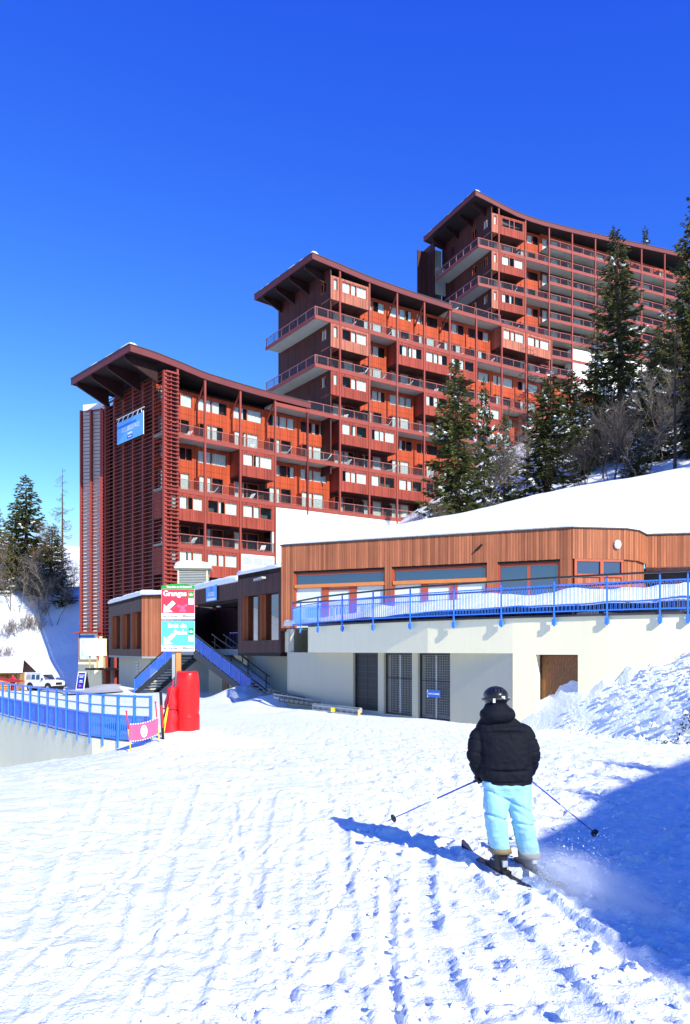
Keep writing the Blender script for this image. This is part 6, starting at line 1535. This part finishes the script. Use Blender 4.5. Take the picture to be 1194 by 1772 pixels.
# body under the clothes: one continuous figure
bdy = MB()
bdy.ellipsoid(S(858, 1207, .02), (.075, .09, .11), 14, 10); bdy.tube([S(858, 1215, .02), S(860, 1240, .0)], .055, 10)
bdy.loft([oval(S(862, 1240), .12, .07), oval(S(868, 1262), .17, .09), oval(S(873, 1310), .15, .09), oval(S(876, 1352), .16, .10)])
for a in (((828, 1262, 0), (821, 1305, -.02), (836, 1342, .14)), ((905, 1258, 0), (921, 1304, -.02), (917, 1343, .14))):
    bdy.tube([S(*p) for p in a], [.05, .042, .03], 10)
for a in (((862, 1352, 0), (858, 1412, -.04), (869, 1478, .03)), ((894, 1352, 0), (903, 1422, -.04), (918, 1486, .02))):
    bdy.tube([S(*p) for p in a], [.075, .058, .045], 10)
part('body', shape(blob(bdy, .016, 4), lambda c, n: c, ['skin'], 'body'), None, sk)
# jacket
jk = MB(); px = lambda v: v / SPX
jk.loft([oval(S(877, 1355), px(42), .17), oval(S(876, 1347), px(44.5), .185), oval(S(875, 1328), px(45.5), .195), oval(S(873, 1300), px(46), .20), oval(S(870, 1275), px(47), .185), oval(S(866, 1257), px(43), .165), oval(S(862, 1244), px(31), .13), oval(S(859, 1232), px(19), .10), oval(S(858, 1222), px(16), .09)])
def fold_tube(pts, rad, puffs, n=16):
    P = [Vector(p) for p in pts]; L = [0]
    for a, b in zip(P, P[1:]): L.append(L[-1] + (b - a).length)
    out, rr = [], []; m = 30
    for k in range(m + 1):
        s = L[-1] * k / m; i = min(len(P) - 2, max(0, int(np.searchsorted(L, s) - 1))); t = (s - L[i]) / (L[i + 1] - L[i])
        out.append(P[i].lerp(P[i + 1], t)); rr.append(float(np.interp(s, L, rad)) * (1 + .015 * abs(math.sin(math.pi * puffs * k / m))))
    for _ in range(3): out = [out[0]] + [(out[i - 1] + out[i] * 2 + out[i + 1]) / 4 for i in range(1, m)] + [out[-1]]
    return out, rr
for a, r_ in ((((850, 1262, .0), (826, 1273, -.01), (819, 1305, -.03), (826, 1328, .03), (836, 1346, .14)), (.07, .085, .077, .066, .050)), (((882, 1258, .0), (909, 1269, -.01), (921, 1304, -.03), (920, 1327, .03), (917, 1347, .14)), (.07, .089, .081, .070, .052))):
    P, rr = fold_tube([S(*p) for p in a], r_, 5); jk.tube(P, rr, 16)
jk.ellipsoid(S(858, 1236, -.10), (px(30), .11, px(15)), 18, 10); jk.ellipsoid(S(858, 1226, -.05), (px(22), .13, px(14)), 18, 10); jk.ellipsoid(S(842, 1236, -.05), (px(13), .12, px(12)), 14, 8); jk.ellipsoid(S(876, 1235, -.05), (px(13), .12, px(12)), 14, 8)
def puff(co, n):
    zpx = HY - co[:, 2] * SPX; xpx = HX + co[:, 0] * SPX
    back = np.clip(-n[:, 1] + .2, 0, 1); tors = np.exp(-((xpx - 872) / 34) ** 4)
    d = np.zeros(len(co))
    for y0, w, a in ((1265, 2.2, .020), (1331, 2.2, .022), (1351, 2.0, .012)): d -= a * np.exp(-((zpx - y0 - .0015 * (xpx - 872) ** 2 * (1 if y0 < 1300 else -.4)) / w) ** 2) * tors * (.3 + back)
    arm = 1 - np.exp(-((xpx - 870) / 36) ** 6)
    for y0 in (1279, 1301, 1322): d -= .009 * np.exp(-((zpx - y0 + .25 * np.abs(xpx - 870) - 12) / 2.0) ** 2) * arm
    d += .011 * n3(co, .11, 3) + .007 * n3(co, .045, 5)
    d -= .014 * np.exp(-((zpx - 1252) / 3.0) ** 2) * tors * back
    return co + n * d[:, None]
part('jacket', shape(blob(jk, .0105, 3), puff, ['jacket_black'], 'jacket'), None, sk)
# trousers
tr_ = MB()
tr_.loft([oval(S(876, 1346), px(41), .15), oval(S(876, 1362), px(41), .16), oval(S(877, 1376), px(39), .14), oval(S(878, 1384), px(34), .10)])
for pts, rr in ((((856, 1356, .0), (857, 1385, -.02), (856, 1412, -.05), (861, 1445, -.01), (866.5, 1471, .02)), (21.5, 21, 19.5, 18, 17.5)), (((897, 1356, .0), (898, 1388, -.02), (903, 1422, -.05), (911, 1455, -.01), (916.5, 1479, .02)), (21.5, 21, 19.5, 18.5, 18))):
    tr_.loft([oval(S(*p), px(w), px(w) * 1.12, 18, 2.2) for p, w in zip(pts, rr)])
def folds(co, n):
    zpx = HY - co[:, 2] * SPX; xpx = HX + co[:, 0] * SPX; d = .014 * n3(co, .13, 13) + .008 * n3(co, .05, 15)
    d -= .024 * np.exp(-((zpx - 1410 - .35 * (xpx - 857)) / 2.3) ** 2) * (xpx < 880) + .020 * np.exp(-((zpx - 1421 - .2 * (xpx - 900)) / 2.6) ** 2) * (xpx >= 880)
    d -= .018 * np.exp(-((zpx - 1384 - .5 * (xpx - 880)) / 2.0) ** 2) + .010 * np.exp(-((zpx - 1398 - .6 * (xpx - 885)) / 2.0) ** 2) * (xpx > 880)
    return co + n * d[:, None]
trs = part('trousers', shape(blob(tr_, .0105, 3), folds, ['trousers_blue'], 'trousers'), None, sk)
for c0, c1, w in (((866.5, 1466, .02), (867, 1475, .02), 18.5), ((916, 1474, .02), (917, 1483, .02), 19)):
    part('cuff', MB().loft([oval(S(*c0), px(w), px(w) * 1.15, 18, 2.2), oval(S(*c1), px(w + .4), px(w) * 1.17, 18, 2.2)]), 'cuff_tan', trs, smooth=True)
for a, b in (((861, 1363, -.155), (860, 1366, -.155)), ((893, 1363, -.155), (893, 1366, -.155))):
    pass
# helmet with goggle strap
hc = S(858, 1204, .0)
hl = MB(); hl.ellipsoid(hc, (px(21.5), .148, px(17)), 22, 14); hl.loft([oval(hc + Vector((0, 0, -.035)), px(20.5), .142), oval(hc + Vector((0, .01, -.085)), px(18.5), .12)])
hlm = part('helmet', shape(blob(hl, .010, 4), lambda c, n: c, ['helmet_black'], 'helmet'), None, sk)
part('goggle_strap', MB().tube([(hc.x + px(22.3) * math.cos(a), hc.y + .153 * math.sin(a), hc.z - .035 - .012 * math.sin(a)) for a in np.linspace(0, 2 * math.pi, 29)], .013, 6, cap=False), 'dark_metal', hlm, smooth=True)
part('goggle_lens', MB().ellipsoid(hc + Vector((.045, .125, -.03)), (.09, .045, .035), 12, 8), 'lens_yellow', hlm, smooth=True)
part('goggle_buckle', MB().box(hc.x + .105, hc.x + .13, hc.y - .05, hc.y + .03, hc.z - .05, hc.z - .012), 'lens_yellow', hlm)
part('strap_clip', MB().box(hc.x - .058, hc.x - .034, hc.y - .160, hc.y - .135, hc.z - .06, hc.z - .018), 'ski_base', hlm); part('badge', MB().box(hc.x + .03, hc.x + .062, hc.y - .152, hc.y - .13, hc.z - .025, hc.z + .005), 'sign_white', hlm)
for k in range(3): part('vent_slot', MB().box(hc.x - .03 + .03 * k, hc.x - .015 + .03 * k, hc.y - .125, hc.y - .10, hc.z + .05, hc.z + .075), 'black', hlm)
# gloves closed on the grips
def glove(c, grip_dir, name):
    g = MB(); c = Vector(c); gd = Vector(grip_dir).normalized(); side = gd.cross(Vector((0, 1, 0))).normalized(); fw = side.cross(gd)
    g.ellipsoid(c, (.04, .05, .042), 10, 8); g.tube([c + Vector((0, -.10, .03)), c], [.045, .038], 10)
    for k in range(4):
        o = c + gd * (.032 - .021 * k) ; r0 = .038; pts = [o + side * (r0 * math.cos(t)) + fw * (r0 * math.sin(t)) for t in np.linspace(-.6, 3.6 - .15 * (k == 3), 7)]
        g.tube(pts, [.013, .013, .0125, .012, .011, .010, .009], 7)
    g.tube([c + gd * .03 - side * .03, c + gd * .05 + fw * .035, c + gd * .045 + side * .025 + fw * .04], [.015, .014, .011], 7)
    part(name, shape(blob(g, .006, 2), lambda co, n: co, ['jacket_black'], 'glove'), None, sk)
HL, HR = S(835, 1353, .17), S(918, 1349, .17)
TL, TR = at(672, 1420, 8.5), at(1036, 1447, 8.42)
glove(HL, HL - TL, 'glove'); glove(HR, HR - TR, 'glove')
def ski_pole(h, t, label):
    d = (t - h).normalized(); top = h - d * .07; o = thing('ski_pole', label, 'ski pole', tuple(t), group='the skier’s poles')
    part('grip', MB().tube([top, top + d * .03, h + d * .07], [.018, .02, .015], 10), 'black', o, smooth=True)
    part('shaft', MB().tube([h + d * .07, h.lerp(t, .45)], .0085, 8), 'pole_blue', o, smooth=True); part('shaft', MB().tube([h.lerp(t, .45), h.lerp(t, .62)], .0078, 8), 'pole_silver', o, smooth=True); part('shaft', MB().tube([h.lerp(t, .62), t], [.0075, .005], 8), 'pole_blue', o, smooth=True)
    bk_ = h.lerp(t, .94); part('basket', MB().tube([bk_ - d * .008, bk_ + d * .006], [.042, .046], 14), 'black', o); part('tip', MB().tube([t, t + d * .035], [.005, .002], 6), 'ski_base', o)
ski_pole(HL, TL, 'thin blue ski pole held out to the left of the skier'); ski_pole(HR, TR, 'thin blue ski pole held out to the right of the skier')
# boots and skis
sd_ = (Vector((1.33, 8.84)) - Vector((1.76, 7.28))).normalized()
def boot(c, yaw, name='boot'):
    M = Matrix(((yaw.x, -yaw.y, 0, c.x), (yaw.y, yaw.x, 0, c.y), (0, 0, 1, c.z), (0, 0, 0, 1)))
    b = MB(); b.loft([oval((.0, 0, .0), .155, .05, 18, 3), oval((0, 0, .05), .155, .052, 18, 3), oval((-.01, 0, .09), .14, .052, 18, 2.6), oval((-.055, 0, .14), .085, .055, 18), oval((-.06, 0, .22), .075, .06, 18), oval((-.05, 0, .27), .072, .062, 18)])
    o = part(name, shape(blob(b, .010, 2), lambda co, n: co, ['boot_shell'], 'boot'), None, sk, M)
    for k, z in enumerate((.10, .16, .21)): part('buckle', MB().box(-.03 - .02 * k, .03 - .02 * k, .052, .068, z, z + .015), 'boot_grey', o, M)
    part('heel_piece', MB().box(-.165, -.13, -.025, .025, .06, .12), 'boot_grey', o, M); return M
def ski(c, yaw, label, L=1.60):
    M = Matrix(((yaw.x, -yaw.y, 0, c.x), (yaw.y, yaw.x, 0, c.y), (0, 0, 1, c.z), (0, 0, 0, 1))) @ Matrix.Rotation(R(-3), 4, 'X')
    o = thing('ski', label, 'ski', (c.x, c.y, c.z), group='the skier’s skis'); n = 26; rings = []; rb = []
    for k in range(n + 1):
        t = k / n; x = -.74 + L * t; w = .038 + .012 * abs(2 * t - 1) ** 2; w *= min(1, (1 - t) / .05 + .12) ** .6; z = .10 * max(0, (t - .86) / .14) ** 2 + .02 * max(0, (.06 - t) / .06) ** 2
        rings.append([(x, -w, z + .006), (x, w, z + .006), (x, w, z + .016), (x, -w, z + .016)]); rb.append([(x, -w, z), (x, w, z), (x, w, z + .0055), (x, -w, z + .0055)])
    part('top_sheet', MB().loft(rings), 'ski_top', o, M); part('base', MB().loft(rb), 'ski_base', o, M)
    part('binding_toe', MB().box(.13, .22, -.035, .035, .017, .05), 'boot_shell', o, M); part('binding_heel', MB().box(-.24, -.17, -.03, .03, .017, .055), 'boot_shell', o, M); return M
side_ = Vector((-sd_.y, sd_.x))
cl = Vector((1.553, 7.92)); cr_ = Vector((1.846, 7.915))
zl = gmesh(cl.x, cl.y) * .5 + gS * .5 + .015; zr = gmesh(cr_.x, cr_.y) * .5 + gS * .5 + .015
for c, z, lab in ((cl, zl, 'dark ski on the skier’s left foot, tip pointing away'), (cr_, zr, 'dark ski on the skier’s right foot, half hidden by spray')):
    ski(Vector((c.x, c.y, z)), sd_, lab); boot(Vector((c.x, c.y, z + .02)), sd_)
# snow thrown up behind the skis: a wisp of powder and loose grains
rg = np.random.default_rng(77)
def wisp(name, loc, rot, scl, dens, label):
    m = bpy.data.materials.new('powder'); m.use_nodes = True; nt = m.node_tree; nt.nodes.clear(); out = node(nt, "ShaderNodeOutputMaterial"); v = node(nt, "ShaderNodeVolumePrincipled")
    v.inputs['Color'].default_value = (.96, .97, .98, 1); v.inputs['Anisotropy'].default_value = .2
    tc = node(nt, "ShaderNodeTexCoord"); ln = node(nt, "ShaderNodeVectorMath", operation='LENGTH'); nt.links.new(tc.outputs['Object'], ln.inputs[0])
    fo = node(nt, "ShaderNodeMapRange", interpolation_type='SMOOTHSTEP'); fo.inputs[1].default_value = 1.0; fo.inputs[2].default_value = .15; nt.links.new(ln.outputs['Value'], fo.inputs[0])
    nz = noise(nt, tc.outputs['Object'], 2.6, 5, .65, (1.0, 1.6, 1.6)); cut = node(nt, "ShaderNodeMapRange"); cut.inputs[1].default_value = .38; cut.inputs[2].default_value = .7; nt.links.new(nz, cut.inputs[0])
    m1 = node(nt, "ShaderNodeMath", operation='MULTIPLY'); nt.links.new(fo.outputs[0], m1.inputs[0]); nt.links.new(cut.outputs[0], m1.inputs[1])
    m2 = node(nt, "ShaderNodeMath", operation='MULTIPLY'); nt.links.new(m1.outputs[0], m2.inputs[0]); m2.inputs[1].default_value = dens; nt.links.new(m2.outputs[0], v.inputs['Density'])
    nt.links.new(v.outputs[0], out.inputs['Volume']); me = MB().ellipsoid((0, 0, 0), (1, 1, 1), 20, 12).mesh(name, [m])
    return solo(name, me, [], label, kind='stuff', M=T(*loc) @ Matrix.Rotation(rot, 4, 'Z') @ Matrix.Rotation(R(6), 4, 'Y') @ Matrix.Diagonal((*scl, 1)))
ang = math.atan2(-.86, .52)
wisp('snow_spray', (2.20, 6.90, gS + .15), ang, (1.05, .34, .26), 11.0, 'soft wisp of powder snow thrown up behind the skis')
n = 5000
t = rg.beta(1.3, 2.2, n); base0 = np.array([1.84, 7.5]); dirp = np.array([.52, -.86]); perp = np.array([.86, .52])
q1 = np.clip(rg.normal(size=n), -2.3, 2.6)
P_ = base0 + dirp * (1.5 * t)[:, None] + perp * ((.05 + .36 * t) * q1 * .55 + .15 * t)[:, None]
hgt = np.abs(rg.normal(size=n)) * (.04 + .17 * np.sin(np.pi * np.clip(t * 1.15, 0, 1)) ** .8)
gz_ = Z[np.clip(np.searchsorted(ys, P_[:, 1]), 1, len(ys) - 1), np.clip(np.searchsorted(xs, P_[:, 0]), 1, len(xs) - 1)]; C_ = np.c_[P_, gz_ + .01 + hgt]
far = rg.random(n) < .008; C_[far] += rg.normal(size=(far.sum(), 3)) * np.array([.3, .25, .08]) + np.array([.35, .1, .10])
sz = rg.lognormal(math.log(.0017), .4, n); sz[far] *= 2.5
tet = np.array([[1, 1, 1], [1, -1, -1], [-1, 1, -1], [-1, -1, 1]], float)
V = C_[:, None, :] + tet[None] * sz[:, None, None] * rg.uniform(.6, 1.3, (n, 4, 1)); F_ = [(0, 1, 2), (0, 3, 1), (0, 2, 3), (1, 3, 2)]
solo('snow_grains', soup_mesh('snow_grains', np.concatenate([V[:, f, :] for f in F_], 0), ['snow']), [], 'loose snow grains flying behind the skis', kind='stuff')
# loose clods lying on the run
ncl = 5200; X_ = rg.uniform(-3.5, 6.5, ncl); Y_ = 4.3 + 16 * rg.random(ncl) ** 1.5; keepc = rg.random(ncl) < (.18 + .82 * sstep(-1.2, 1.0, X_ - .1 * (Y_ - 6))); X_, Y_ = X_[keepc], Y_[keepc]; ncl = len(X_)
zc = np.array([gmesh(a, b) for a, b in zip(X_, Y_)]); s_ = rg.lognormal(math.log(.014), .5, ncl)
ico = np.array([[0, 0, 1], [.9, 0, .1], [.2, .85, .0], [-.75, .5, .1], [-.7, -.55, 0], [.3, -.85, .1], [0, 0, -.8]]); FI = [(0, 1, 2), (0, 2, 3), (0, 3, 4), (0, 4, 5), (0, 5, 1), (6, 2, 1), (6, 3, 2), (6, 4, 3), (6, 5, 4), (6, 1, 5)]
V = np.c_[X_, Y_, zc + s_ * .3][:, None, :] + ico[None] * (s_[:, None, None] * rg.uniform(.6, 1.4, (ncl, 7, 1))) * np.array([1, 1, .7])
solo('snow_clods', soup_mesh('snow_clods', np.concatenate([V[:, f, :] for f in FI], 0), ['lumpsnow']), [], 'small clods of broken snow strewn over the run', kind='stuff')
nb_ = 900; u_, v_ = rg.random(nb_), rg.random(nb_); X_ = 6.3 + 4.6 * u_; Y_ = 18.2 + (22.9 - .5 * (X_ - 6.3) - 18.2) * v_; kp = (0.894 * (X_ - 8.2) + 0.526 * (Y_ - 18.5)) > rg.uniform(-.3, .6, nb_); X_, Y_ = X_[kp], Y_[kp]; nb_ = len(X_)
zc = np.array([gmesh(a, b) for a, b in zip(X_, Y_)]); s_ = rg.lognormal(math.log(.042), .5, nb_)
V = np.c_[X_, Y_, zc + s_ * .25][:, None, :] + ico[None] * (s_[:, None, None] * rg.uniform(.6, 1.4, (nb_, 7, 1))) * np.array([1, 1, .8])
solo('bank_clods', soup_mesh('bank_clods', np.concatenate([V[:, f, :] for f in FI], 0), ['lumpsnow']), [], 'broken lumps of snow piled on the bank before the cream wall', kind='stuff')
# dark evergreen ground cover poking out of the bank at the right
K = []
for (bx, by, nn_, rr) in ((8.15, 19.3, 60, .18), (8.5, 19.35, 90, .22), (8.8, 19.3, 110, .22), (8.95, 19.7, 120, .22), (9.2, 19.35, 70, .2), (7.85, 19.25, 45, .15)):
    a = rg.normal(size=(nn_, 2)) * rr * .6 + np.array([bx, by]); z = np.array([gmesh(p[0], p[1]) for p in a]) + rg.uniform(-.03, .04, nn_)
    K.append(kites(np.c_[a, z], rg.normal(size=(nn_, 3)) + np.array([0, -.6, .5]), rg.uniform(.04, .09, nn_), rg.uniform(.025, .045, nn_), rg))
foliage_mat('bank_leaf', (0.012, 0.018, 0.010), (0.04, 0.05, 0.02), 6)
solo('ground_cover', soup_mesh('ground_cover', np.concatenate(K), ['bank_leaf']), [], 'dark evergreen leaves showing through the rough snow bank', kind='stuff')
# person in red at the far left
rp_ = at(22.5, 1199, 82); rz = gz(rp_.x, 82) + .06
rd_ = thing('person', 'person in a red ski suit standing beside the wooden hut', 'person', (rp_.x, 82, rz)); b = MB(); o = Vector((rp_.x, 82, rz))
b.loft([oval(o + Vector((0, 0, .82)), .19, .13, 14), oval(o + Vector((0, 0, 1.05)), .19, .13, 14), oval(o + Vector((0, 0, 1.32)), .23, .14, 14), oval(o + Vector((0, 0, 1.46)), .12, .09, 14), oval(o + Vector((0, 0, 1.52)), .06, .06, 14)])
for s_ in (-1, 1):
    b.tube([o + Vector((s_ * .10, 0, .9)), o + Vector((s_ * .12, -.03, .5)), o + Vector((s_ * .13, 0, .08))], [.115, .09, .08], 10); b.tube([o + Vector((s_ * .2, 0, 1.38)), o + Vector((s_ * .28, 0, 1.1)), o + Vector((s_ * .25, -.10, .88))], [.075, .065, .05], 10)
    b.loft([oval(o + Vector((s_ * .13, -.05, .0)), .06, .14, 10), oval(o + Vector((s_ * .13, -.03, .1)), .06, .11, 10)])
bo = part('body', shape(blob(b, .022, 3), lambda c, n: c + n * .012 * n3(c, .15, 4)[:, None], ['suit_red'], 'body'), None, rd_)
part('head', shape(blob(MB().ellipsoid(o + Vector((0, 0, 1.63)), (.085, .1, .12), 12, 8).ellipsoid(o + Vector((0, -.1, 1.62)), (.015, .02, .02), 8, 6), .016, 2), lambda c, n: c, ['skin'], 'head'), None, bo)
part('hair', shape(blob(MB().ellipsoid(o + Vector((0, .015, 1.68)), (.1, .11, .1), 12, 8), .018, 2), lambda c, n: c, ['black'], 'hair'), None, bo)
for s_ in (-1, 1): part('glove', MB().ellipsoid(o + Vector((s_ * .25, -.13, .83)), (.045, .05, .06), 8, 6), 'black', rd_, smooth=True)
